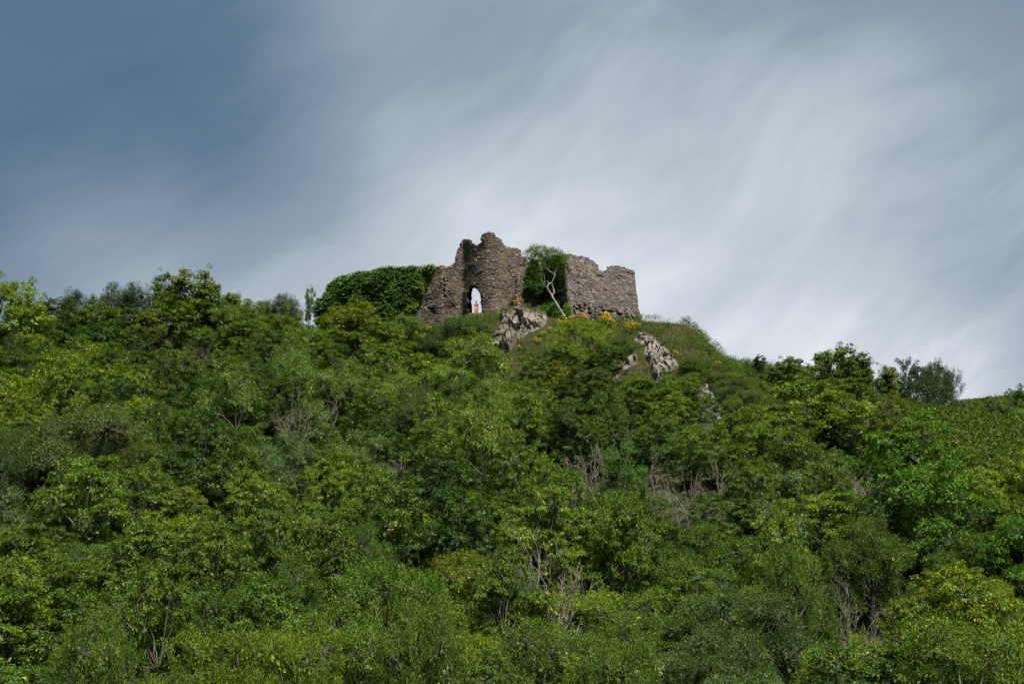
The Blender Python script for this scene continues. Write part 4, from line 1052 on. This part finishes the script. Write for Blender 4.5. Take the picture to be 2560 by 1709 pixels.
V = np.stack([P - w, P + w, P + d * L[:, None] + w * .2], 1).reshape(-1, 3)
tag(obj('grass', mesh_np('grass', V, np.arange(n * 3).reshape(-1, 3), GRASS)), 'tufted green and straw-coloured grass on the hilltop around the rocks', 'grass', kind='stuff')
# grass and thrift in the ledges of the large rock: sits on the rock surface
def rock_tufts(ro, n, pick):
    me = ro.data; V = np.zeros(len(me.vertices) * 3, np.float32); me.vertices.foreach_get('co', V); V = V.reshape(-1, 3)
    N = np.zeros(len(me.vertices) * 3, np.float32); me.vertices.foreach_get('normal', N); N = N.reshape(-1, 3)
    px, py = project(V); sc_ = N[:, 2] + fbm_np(V[:, 0], V[:, 1], 3, 3, .9) * .35 + pick(px, py)
    c = np.where(sc_ > .95)[0]; c = c[rs.randint(0, len(c), n)] if len(c) else c
    return V[c] + rs.normal(size=(len(c), 3)) * .05
T1 = rock_tufts(ROCKS[0], 16000, lambda px, py: np.where(py < np.interp(px, [1240, 1290, 1330, 1370], [800, 778, 785, 800]), .45, 0) + np.where(px < 1252 + (840 - py) * .1, .2, 0))
T2 = rock_tufts(ROCKS[1], 3500, lambda px, py: np.where(py < 862, .2, 0))
P = np.concatenate([T1, T2]); n = len(P); a = rs.rand(n) * 6.283; L = rs.uniform(.1, .28, n); lean = rs.uniform(.1, .8, n)
d = unit(np.stack([np.cos(a) * lean, np.sin(a) * lean - .2, np.ones(n)], -1)); w = np.stack([-np.sin(a), np.cos(a), 0 * a], -1) * .018
V = np.stack([P - w, P + w, P + d * L[:, None] + w * .2], 1).reshape(-1, 3)
tag(obj('ledge_grass', mesh_np('ledge_grass', V, np.arange(n * 3).reshape(-1, 3), GRASS)), 'short olive turf growing on the ledges of the limestone outcrops', 'grass', kind='stuff')

# ------------------------------------------------------------------ ivy on the long wall
ivy_poly = z1([(60, 1010), (190, 900), (210, 800), (270, 760), (330, 700), (400, 670), (500, 655), (600, 630), (800, 600), (930, 575), (1100, 560), (1250, 565), (1420, 545), (1480, 530), (1590, 530), (1560, 565), (1540, 640), (1490, 720), (1470, 800), (1420, 900), (1380, 950), (1370, 1040), (1290, 1130), (1200, 1300), (60, 1300)])
s_ = rs.uniform(-1.0, float(np.interp(at(1100, 730, 151)[0], gate.P[:, 0], gate.S)), 9000); z_ = rs.uniform(41.5, 50.5, 9000)
zc = z_ + .16 * np.sin((z_ + fbm_np(s_, z_, 8, 4, .9) * .9) * 13) + rs.normal(size=9000) * .05
P0 = gate.pt(s_, zc, 0 * s_); px, py = project(P0); sd = polydist(px, py, ivy_poly)
m = sd > -1; P0 = P0[m]; sd = sd[m]; s_ = s_[m]; px = px[m]; py = py[m]
bul = .30 + .55 * np.sqrt(np.clip(sd, 0, 22) / 22) * np.clip((1090 - px) / 90, .15, 1) + fbm_np(s_, P0[:, 2], 14, 4, 2.0) * .30
t_, n_ = gate.frame(s_); out3 = np.concatenate([n_, np.full((len(n_), 1), -.1)], 1)
TC = P0 + np.concatenate([n_ * bul[:, None], 0 * bul[:, None]], 1)
k = rs.randint(9, 20, len(TC)); young = (px > 1035 + (700 - py) * .25 + rs.normal(size=len(px)) * 6 + 8) & (sd < 16)  # right-edge tufts that take the lighter colour, standing in for sunlight
ROOT_IVY = empty('ivy', at(890, 795, 152.5)); tag(ROOT_IVY, 'thick dark green ivy blanketing the long wall left of the ruined tower', 'ivy')
for nm, sel, mt_ in (('leaves', ~young, 'ivy'), ('sunlit_leaves', young, 'ivylime')):
    C = np.repeat(TC[sel], k[sel], 0); O = np.repeat(out3[sel], k[sel], 0)
    q = leaf_quads(C, O, rs, .19, .8, .26, .6, .55, .5, .5)
    o = obj(nm, quads_mesh(nm, q, LM[mt_]), ROOT_IVY); o.matrix_parent_inverse = Matrix.Translation(-ROOT_IVY.location); o['kind'] = 'stuff'
# plain leaves over its back and top so that it is thick from the side as well
C = gate.pt(s_, P0[:, 2], np.full(len(s_), 1.3)); k2 = rs.randint(2, 5, len(C))
q = leaf_quads(np.repeat(C, k2, 0), np.repeat(-out3, k2, 0), rs, .26, .8, .3, .6, .3, .5, .5)
q2 = q

# ivy and elder behind the leaning tree, hanging over the recess wall
ROOT_IVY2 = empty('ivy', at(1370, 790, 151)); tag(ROOT_IVY2, 'dark ivy hanging in the recess behind the leaning tree', 'ivy')
hang = z4([(330, 330), (560, 300), (880, 260), (905, 330), (895, 520), (850, 760), (880, 860), (760, 900), (600, 920), (420, 900), (250, 830), (200, 760), (260, 640), (240, 480)])
foot = z4([(470, 1060), (640, 980), (740, 940), (860, 1000), (940, 1080), (935, 1230), (860, 1300), (700, 1290), (520, 1260), (350, 1120), (240, 1040)])
n = 5200
sx = rs.uniform(1305, 1430, n); sy = rs.uniform(640, 805, n); sdh = np.maximum(polydist(sx, sy, hang), polydist(sx, sy, foot))
dens = fbm_np(sx * .1, sy * .1, 44, 3, 1.0); m = (sdh > -1) & (dens > -.35); sx, sy, sdh = sx[m], sy[m], sdh[m]
Yw = np.interp(sx, [1300, 1340, 1362, 1424, 1440], [149.8, 151.0, 152.0, 147.6, 147.4]) - .35 - np.clip(sdh, 0, 15) * .035 - np.where(sy > 745, (sy - 745) * .045, 0)
TC = np.stack([at(a, b, c) for a, b, c in zip(sx, sy, Yw)])
k = rs.randint(8, 18, len(TC)); O = np.tile(np.array([-.25, -.9, .1]), (len(TC), 1))
q = leaf_quads(np.repeat(TC, k, 0), np.repeat(O, k, 0), rs, .15, .7, .22, .7, .5, .6, .5)
o = obj('leaves', quads_mesh('leaves', q, LM['emerald']), ROOT_IVY2); o.matrix_parent_inverse = Matrix.Translation(-ROOT_IVY2.location); o['kind'] = 'stuff'

# ------------------------------------------------------------------ leaning tree in front of the recess
YT = 145.6
def tp(pts, Y=YT): return [Vector(at(1280 + x / 6.525, 600 + y_ / 6.525, Y + dy)) for x, y_, dy in pts]
base_p = at(1280 + 862 / 6.525, 600 + 1255 / 6.525, YT)
ROOT_LT = empty('leaning_tree', (base_p[0], base_p[1], min(base_p[2], gz(base_p[0], YT)) if False else base_p[2]))
tag(ROOT_LT, 'pale bare-trunked tree leaning left in front of the ivy, beside the grey ruined block', 'tree')
T = Tubes()
T.add(tp([(872, 1330, 0), (862, 1250, 0), (820, 1190, 0), (770, 1110, 0), (715, 1020, 0), (670, 950, 0), (640, 890, 0)]), [.16, .14, .125, .12, .115, .115, .12], 10)
T.add(tp([(645, 900, 0), (610, 845, -.1), (585, 800, -.15), (575, 760, -.15), (590, 730, -.1), (600, 700, -.1), (560, 665, -.2)]), [.12, .11, .10, .095, .085, .06, .02], 8)
T.add(tp([(650, 905, 0), (690, 850, .1), (675, 790, .15), (655, 735, .1), (648, 690, 0), (680, 620, 0), (703, 575, 0)]), [.10, .08, .07, .065, .065, .06, .055], 8)
T.add(tp([(600, 720, -.1), (640, 695, 0)]), [.09, .08], 6)
for br, r0 in (([(703, 575, 0), (660, 535, 0), (600, 500, .1), (545, 460, .1), (500, 420, .2), (470, 360, .2), (430, 300, .1)], .06),
               ([(703, 575, 0), (690, 520, 0), (725, 460, -.1), (735, 400, -.1), (740, 330, 0)], .05),
               ([(660, 535, 0), (610, 510, 0), (560, 440, -.2), (530, 380, -.3), (520, 300, -.3), (500, 220, -.3)], .045),
               ([(600, 500, .1), (608, 440, .1), (620, 380, 0), (640, 300, .1)], .035),
               ([(565, 770, -.1), (525, 755, -.2), (510, 700, -.2), (480, 620, -.2)], .035),
               ([(545, 740, -.1), (530, 680, 0), (535, 600, .1), (520, 540, .1)], .03),
               ([(690, 560, 0), (720, 500, 0), (780, 420, .1), (820, 340, .2)], .035),
               ([(500, 420, .2), (420, 380, .1), (340, 330, 0), (280, 290, 0)], .03)):
    T.add(tp(br), np.linspace(r0, r0 * .35, len(br)), 6)
o = obj('trunk', T.mesh('trunk', BARKPALE), ROOT_LT); o.matrix_parent_inverse = Matrix.Translation(-ROOT_LT.location)
lobs = [(300, 240, 95, 0), (370, 170, 90, .3), (480, 210, 105, -.2), (560, 250, 110, .3), (650, 230, 95, -.3), (740, 250, 95, .2), (820, 300, 85, 0), (270, 340, 70, .1), (440, 320, 90, .4), (350, 420, 75, .5), (330, 520, 80, .7), (600, 340, 80, .5), (830, 380, 60, .3), (700, 330, 75, .6), (380, 600, 70, .8), (800, 560, 70, .9), (300, 700, 70, .9)]
TC = []; TO = []
for (X_, Y_, r_, dy) in lobs:
    c = at(1280 + X_ / 6.525, 600 + Y_ / 6.525, YT + dy); r = r_ / 6.525 * .0435
    nn = int(90 * (r / .6) ** 2); g = unit(rs.normal(size=(nn, 3))); g[:, 2] = np.abs(g[:, 2]) * np.sign(rs.rand(nn) - .3)
    TC.append(c + g * r * (1 + rs.normal(size=(nn, 1)) * .15)); TO.append(g)
TC = np.concatenate(TC); TO = np.concatenate(TO); k = rs.randint(4, 11, len(TC))
q = leaf_quads(np.repeat(TC, k, 0), np.repeat(TO, k, 0), rs, .13, .6, .16, .7, .3)
o = obj('crown', quads_mesh('crown', q, LM['bright']), ROOT_LT); o.matrix_parent_inverse = Matrix.Translation(-ROOT_LT.location)

# ------------------------------------------------------------------ flowers
def petal_mat():
    m, t = new_mat('yellow_petals'); o = nd(t, 'ShaderNodeOutputMaterial'); b = nd(t, 'ShaderNodeBsdfPrincipled'); g = nd(t, 'ShaderNodeNewGeometry')
    r = nd(t, 'ShaderNodeValToRGB'); lk(t, g.outputs['Random Per Island'], r.inputs[0]); r.color_ramp.elements[0].color = (.72, .46, .01, 1); r.color_ramp.elements[1].color = (.88, .66, .02, 1)
    lk(t, r.outputs[0], b.inputs['Base Color']); b.inputs['Roughness'].default_value = .7; lk(t, b.outputs[0], o.inputs[0]); return m
PETAL = petal_mat()
def ragwort_meshes(seed):
    r_ = np.random.RandomState(seed); T = Tubes(); H = []
    for i in range(7):
        a = r_.rand() * 6.283; l = r_.uniform(.55, 1.0); tip = np.array([math.cos(a) * .28 * r_.rand() ** .5, math.sin(a) * .28 * r_.rand() ** .5, l])
        T.add(lerp_path((0, 0, -.1), tip, r_, 3, .08, 0), [.012, .01, .009, .006], 3)
        for j in range(11): H.append(tip + np.array([r_.normal() * .085, r_.normal() * .085, r_.normal() * .035]))
    H = np.array(H)
    q = leaf_quads(np.repeat(H, 3, 0), np.tile([0, 0, 1.], (len(H) * 3, 1)), r_, .055, .9, .025, .5, 0, .4)
    S_ = np.repeat(np.array([[0, 0, .35]]), 60, 0) * r_.uniform(.3, 1.7, (60, 1)); lq = leaf_quads(S_, unit(r_.normal(size=(60, 3))), r_, .14, .35, .12)
    return T.mesh('stems', LM['mid']), quads_mesh('flower_heads', q, PETAL), quads_mesh('leaves', lq, LM['bright'])
RAG = [ragwort_meshes(i) for i in range(3)]
FLW = [ # photo px,row of the flower heads, size, depth, label
 (1450, 787, 1.5, 146.8, 'tallest orange-yellow ragwort clump before the middle of the grey block'), (1462, 793, 1.3, 146.8, 'ragwort clump leaning right of the tallest ragwort'),
 (1513, 785, 1.7, 149.2, 'large ragwort clump at the foot of the block right of its middle'), (1522, 796, 1.5, 149.0, 'lower half of the large ragwort clump right of the block middle'), (1505, 796, 1.2, 149, 'left wing of the large ragwort clump by the block foot'),
 (1533, 803, 1.0, 149.3, 'small ragwort between the large clump and the right corner'), (1572, 812, 1.3, 151.0, 'ragwort left of the right corner of the block'), (1582, 812, 1.2, 151.4, 'ragwort nearest the right corner of the block'),
 (1596, 809, 1.0, 152.0, 'rightmost ragwort past the corner of the block'), (1576, 803, .7, 152.2, 'little ragwort close under the right part of the block'),
 (1426, 795, 1.1, 145.5, 'ragwort just right of the foot of the leaning tree'), (1407, 790, .9, 144.9, 'ragwort touching the foot of the leaning tree'), (1408, 806, 1.3, 144.3, 'ragwort below the foot of the leaning tree'), (1424, 809, 1.1, 144.4, 'ragwort right and below the foot of the leaning tree'),
 (1289, 752, 1.1, 145.4, 'yellow ragwort on top of the large tan rock'), (1304, 746, .8, 146.2, 'small yellow ragwort behind the rock against the dark wall'),
 (1375, 821, .8, 142.6, 'ragwort high on the grass right of the tan rock'), (1352, 830, .8, 142.0, 'upper of three small ragworts right of the tan rock'), (1345, 848, .9, 141.2, 'lowest of three small ragworts right of the tan rock'), (1362, 831, .7, 142.0, 'rightmost of three small ragworts beside the tan rock'),
 (1298, 864, .7, 140.3, 'lone ragwort low on the slope under the tan rock'), (1305, 893, .7, 139.2, 'lowest ragwort, by the trees under the tan rock'), (1075, 819, .9, 143.5, 'orange ragwort in scrub below the left end of the ruin'), (1143, 752, .7, 149.5, 'tiny yellow plant rooted on the wall left of the doorway'),
 (1560, 880, .7, 142, 'ragwort in the grass left of the grey crag'), (1688, 880, .9, 142.5, 'orange-yellow ragwort on the grass right of the grey crag'), (1795, 905, .9, 143, 'yellow ragwort on the long grassy ridge, left one'), (1868, 925, .9, 142, 'yellow ragwort low on the ridge near the saplings'), (1850, 915, .8, 143, 'yellow ragwort on the ridge, middle one'),
]
for i, (px, row, s, Y, lab) in enumerate(FLW):
    p = at(px, row, Y)
    if 'wall' not in lab and 'on top of' not in lab:
        tn = pix_dir(px, row); YY = np.arange(132, 156, .1); gg = ground(tn[0] / tn[1] * YY, YY); kk = np.where(gg + .75 * s >= tn[2] / tn[1] * YY)[0]
        if len(kk): Y = float(YY[kk[0]]); p = at(px, row, Y)
    g = gz(p[0], Y)
    hgt = .85 * s
    zb = p[2] - hgt
    root = empty('ragwort', (p[0], p[1], zb), random.uniform(0, 6)); a, b, c = RAG[i % 3]
    for nm, me in (('stems', a), ('flower_heads', b), ('leaves', c)):
        o = obj(nm, me, root); o.scale = (s * 1.1, s * 1.1, s)
    tag(root, lab, 'flower', 'ragwort plants in bloom on the hilltop')
# dry umbels on the skyline right of the block
for i, (px, row, bz, Y, lab) in enumerate([(1610, 809, 22, 152, 'tallest dry umbel beside the right foot of the block'), (1631, 817, 14, 151.5, 'dry umbel second from the block, against the sky'), (1655, 815, 16, 151, 'dry umbel between the two shorter ones on the skyline'), (1658, 822, 12, 150.5, 'short dry umbel tucked under a taller one'), (1676, 820, 14, 150, 'forked dry umbel left of the pair at the right end'), (1686, 824, 12, 150, 'left one of the last two dry umbels on the ridge'), (1697, 834, 10, 149.5, 'rightmost dry umbel on the ridge before it drops')]):
    p = at(px, row, Y); T = Tubes(); r_ = np.random.RandomState(i); g = gz(p[0], Y); H = max(.45, p[2] - g)
    T.add([(0, 0, -.1), (0.02, 0, H * .55), (0, 0, H * .8)], [.014, .012, .01], 4)
    for j in range(9):
        a = j * .7; rr = .14 * r_.uniform(.4, 1); T.add([(0, 0, H * .8), (math.cos(a) * rr, math.sin(a) * rr, H)], [.007, .005], 3)
    root = empty('dry_umbel', (p[0], Y, p[2] - H)); obj('stalk', T.mesh('stalk', LM['olive']), root)
    hq = leaf_quads(np.array([[math.cos(j) * .12, math.sin(j) * .12, H] for j in range(36)]) * np.array([1, 1, 1]), np.tile([0, 0, 1.], (36, 1)), r_, .05, .8, .03)
    obj('seed_heads', quads_mesh('seed_heads', hq, LM['olive']), root)
    tag(root, lab, 'plant', 'dry umbels on the skyline')
# thin stake on the corner of the block
p = at(1420.5, 636, 149.2); T = Tubes(); T.add([(0, 0, -.3), (0, 0, .36)], [.018, .014], 5); T.add([(0, 0, .26), (0, 0, .30), (0, 0, .34), (0, 0, .38)], [.01, .05, .05, .01], 6)
tag(obj('stake', T.mesh('stake', TWIG)), 'thin short stake with a knob on top of the grey block corner', 'stake').location = [float(c) for c in p]

# ------------------------------------------------------------------ person in the doorway
def plain(name, c, r=.7):
    m, t = new_mat(name); o = nd(t, 'ShaderNodeOutputMaterial'); b = nd(t, 'ShaderNodeBsdfPrincipled'); b.inputs['Base Color'].default_value = rgb(c); b.inputs['Roughness'].default_value = r
    n = nd(t, 'ShaderNodeTexNoise'); n.inputs['Scale'].default_value = 12; bp = nd(t, 'ShaderNodeBump'); bp.inputs['Strength'].default_value = .2; lk(t, n.outputs['Fac'], bp.inputs['Height']); lk(t, bp.outputs[0], b.inputs['Normal'])
    lk(t, b.outputs[0], o.inputs[0]); return m
SKIN = plain('skin', (.34, .16, .10), .5); SHORTS = plain('orange_shorts', (.85, .17, .01)); HAIR = plain('dark_hair', (.02, .014, .01))
PX, PROW, PY = 1190.5, 752, 149.2
head_top = at(PX, PROW, PY); HP = 1.78
_b = np.array([[x_, y_, z_] for z_ in (42.0, head_top[2] - HP + .012) for y_ in (147.75, 150.9) for x_ in (-4.75 + (y_ > 149) * .25, -3.15)])
thr = obj('threshold', mesh_np('threshold', _b + np.random.RandomState(3).normal(size=_b.shape) * np.array([.05, .05, 0]), np.array([(0, 1, 5, 4), (1, 3, 7, 5), (3, 2, 6, 7), (2, 0, 4, 6), (4, 5, 7, 6)]), ST_BROWN), ROOT_GATE); thr.matrix_parent_inverse = Matrix.Translation(-ROOT_GATE.location)
ROOT_P = empty('person', (head_top[0], PY, head_top[2] - HP), R(8)); tag(ROOT_P, 'bare-chested person in orange shorts standing in the doorway of the ruin', 'person')
J = [ # x, y, z, radius, radius2, parent
 (0, 0, .95, .155, .115, -1), (0, 0, 1.10, .135, .10, 0), (0, -.01, 1.28, .165, .115, 1), (0, 0, 1.42, .14, .09, 2), (0, 0, 1.49, .058, .058, 3), (0, -.01, 1.56, .06, .065, 4), (0, -.02, 1.66, .088, .105, 5), (0, -.01, 1.745, .058, .066, 6),
 (.175, 0, 1.42, .062, .062, 3), (.22, .01, 1.15, .044, .044, 8), (.215, -.05, .92, .032, .034, 9), (.212, -.07, .86, .04, .022, 10),
 (-.175, 0, 1.42, .062, .062, 3), (-.235, .02, 1.16, .044, .044, 12), (-.20, -.08, .95, .032, .034, 13), (-.18, -.11, .89, .04, .022, 14),
 (.09, 0, .86, .095, .10, 0), (.10, -.02, .50, .068, .072, 16), (.105, .01, .28, .062, .066, 17), (.105, .02, .09, .038, .042, 18), (.115, -.10, .035, .04, .028, 19),
 (-.09, 0, .86, .095, .10, 0), (-.11, -.05, .50, .068, .072, 21), (-.12, -.01, .28, .062, .066, 22), (-.12, .0, .09, .038, .042, 23), (-.135, -.12, .035, .04, .028, 24)]
for hb, sx in ((11, 1), (15, -1)):
    hx, hy, hz = J[hb][:3]
    for f in range(5):
        if f == 0: J.append((hx - sx * .03, hy - .035, hz - .02, .011, .011, hb)); J.append((hx - sx * .035, hy - .045, hz - .05, .009, .009, len(J) - 1))
        else:
            oy = -.03 + f * .017; ln = (.07, .085, .08, .06)[f - 1]
            J.append((hx, hy + oy, hz - .05, .010, .010, hb)); J.append((hx - sx * .008, hy + oy, hz - .05 - ln, .008, .008, len(J) - 1))
me = bpy.data.meshes.new('body'); me.from_pydata([j[:3] for j in J], [(j[5], i) for i, j in enumerate(J) if j[5] >= 0], [])
body = obj('body', me, ROOT_P); md = body.modifiers.new('Skin', 'SKIN')
if not me.skin_vertices:
    pass
sv = me.skin_vertices[0].data if me.skin_vertices else None
if sv:
    for i, j in enumerate(J): sv[i].radius = (j[3], j[4]); sv[i].use_root = (i == 0)
body.modifiers.new('Subsurf', 'SUBSURF').levels = 1; body.modifiers['Subsurf'].render_levels = 1
dg = bpy.context.evaluated_depsgraph_get(); dg.update(); 
bm_ = bpy.data.meshes.new_from_object(body.evaluated_get(dg)); body.modifiers.clear(); body.data = bm_; bm_.name = 'body'
print('BODY', len(bm_.vertices), [round(min(v.co[i] for v in bm_.vertices), 2) for i in range(3)], [round(max(v.co[i] for v in bm_.vertices), 2) for i in range(3)], 'root z', head_top[2] - HP, 'ground', gz(head_top[0], PY)); bm_.materials.clear(); bm_.materials.append(SKIN)
for p_ in bm_.polygons: p_.use_smooth = True
def lathe(rings, sides=14):
    V = []; Fq = []
    for i, (cx, cy, z, rx, ry) in enumerate(rings):
        for k in range(sides):
            a = 2 * math.pi * k / sides; V.append((cx + rx * math.cos(a), cy + ry * math.sin(a), z))
    for i in range(len(rings) - 1):
        for k in range(sides): Fq.append((i * sides + k, i * sides + (k + 1) % sides, (i + 1) * sides + (k + 1) % sides, (i + 1) * sides + k))
    return np.array(V), np.array(Fq)
V1, F1 = lathe([(0, 0, 1.04, .165, .13), (0, 0, .95, .185, .15), (0, -.005, .86, .19, .155), (.0, -.01, .80, .19, .15)])
V2, F2 = lathe([(.095, 0, .84, .105, .13), (.10, -.01, .70, .11, .125), (.105, -.02, .56, .108, .118)]); V3 = V2 * np.array([-1, 1, 1])
obj('shorts', mesh_np('shorts', np.concatenate([V1, V2, V3]), np.concatenate([F1, F2 + len(V1), F2 + len(V1) + len(V2)]), SHORTS, True), ROOT_P)
V, Fh = lathe([(0, .0, 1.785, .01, .01), (0, 0, 1.775, .05, .06), (0, .005, 1.74, .078, .092), (0, .02, 1.69, .086, .09), (0, .04, 1.62, .075, .06)])
obj('hair', mesh_np('hair', V, Fh, HAIR, True), ROOT_P)
Vn, Fn = lathe([(0, -.125, 1.665, .004, .004), (0, -.118, 1.65, .012, .012), (0, -.125, 1.635, .018, .018), (0, -.11, 1.625, .006, .006)], 6)
obj('nose', mesh_np('nose', Vn, Fn, SKIN, True), ROOT_P)
for sx in (-1, 1):
    V, Fe = lathe([(sx * .032, -.108, 1.680, .002, .002), (sx * .032, -.112, 1.672, .011, .006), (sx * .032, -.108, 1.664, .002, .002)], 6); obj('eye', mesh_np('eye', V, Fe, HAIR, True), ROOT_P)
    V, Fe = lathe([(sx * .086, -.005, 1.69, .004, .006), (sx * .092, -.005, 1.672, .010, .02), (sx * .086, -.008, 1.64, .005, .01)], 6); obj('ear', mesh_np('ear', V, Fe, SKIN, True), ROOT_P)
V, Fe = lathe([(0, -.10, 1.606, .022, .006), (0, -.108, 1.60, .026, .008), (0, -.10, 1.594, .018, .006)], 8); obj('mouth', mesh_np('mouth', V, Fe, plain('lips', (.16, .05, .04)), True), ROOT_P)
print('TRIS', sum(len(m_.loops) - 2 * len(m_.polygons) for m_ in bpy.data.meshes if m_.users), 'trees', len(TREES))
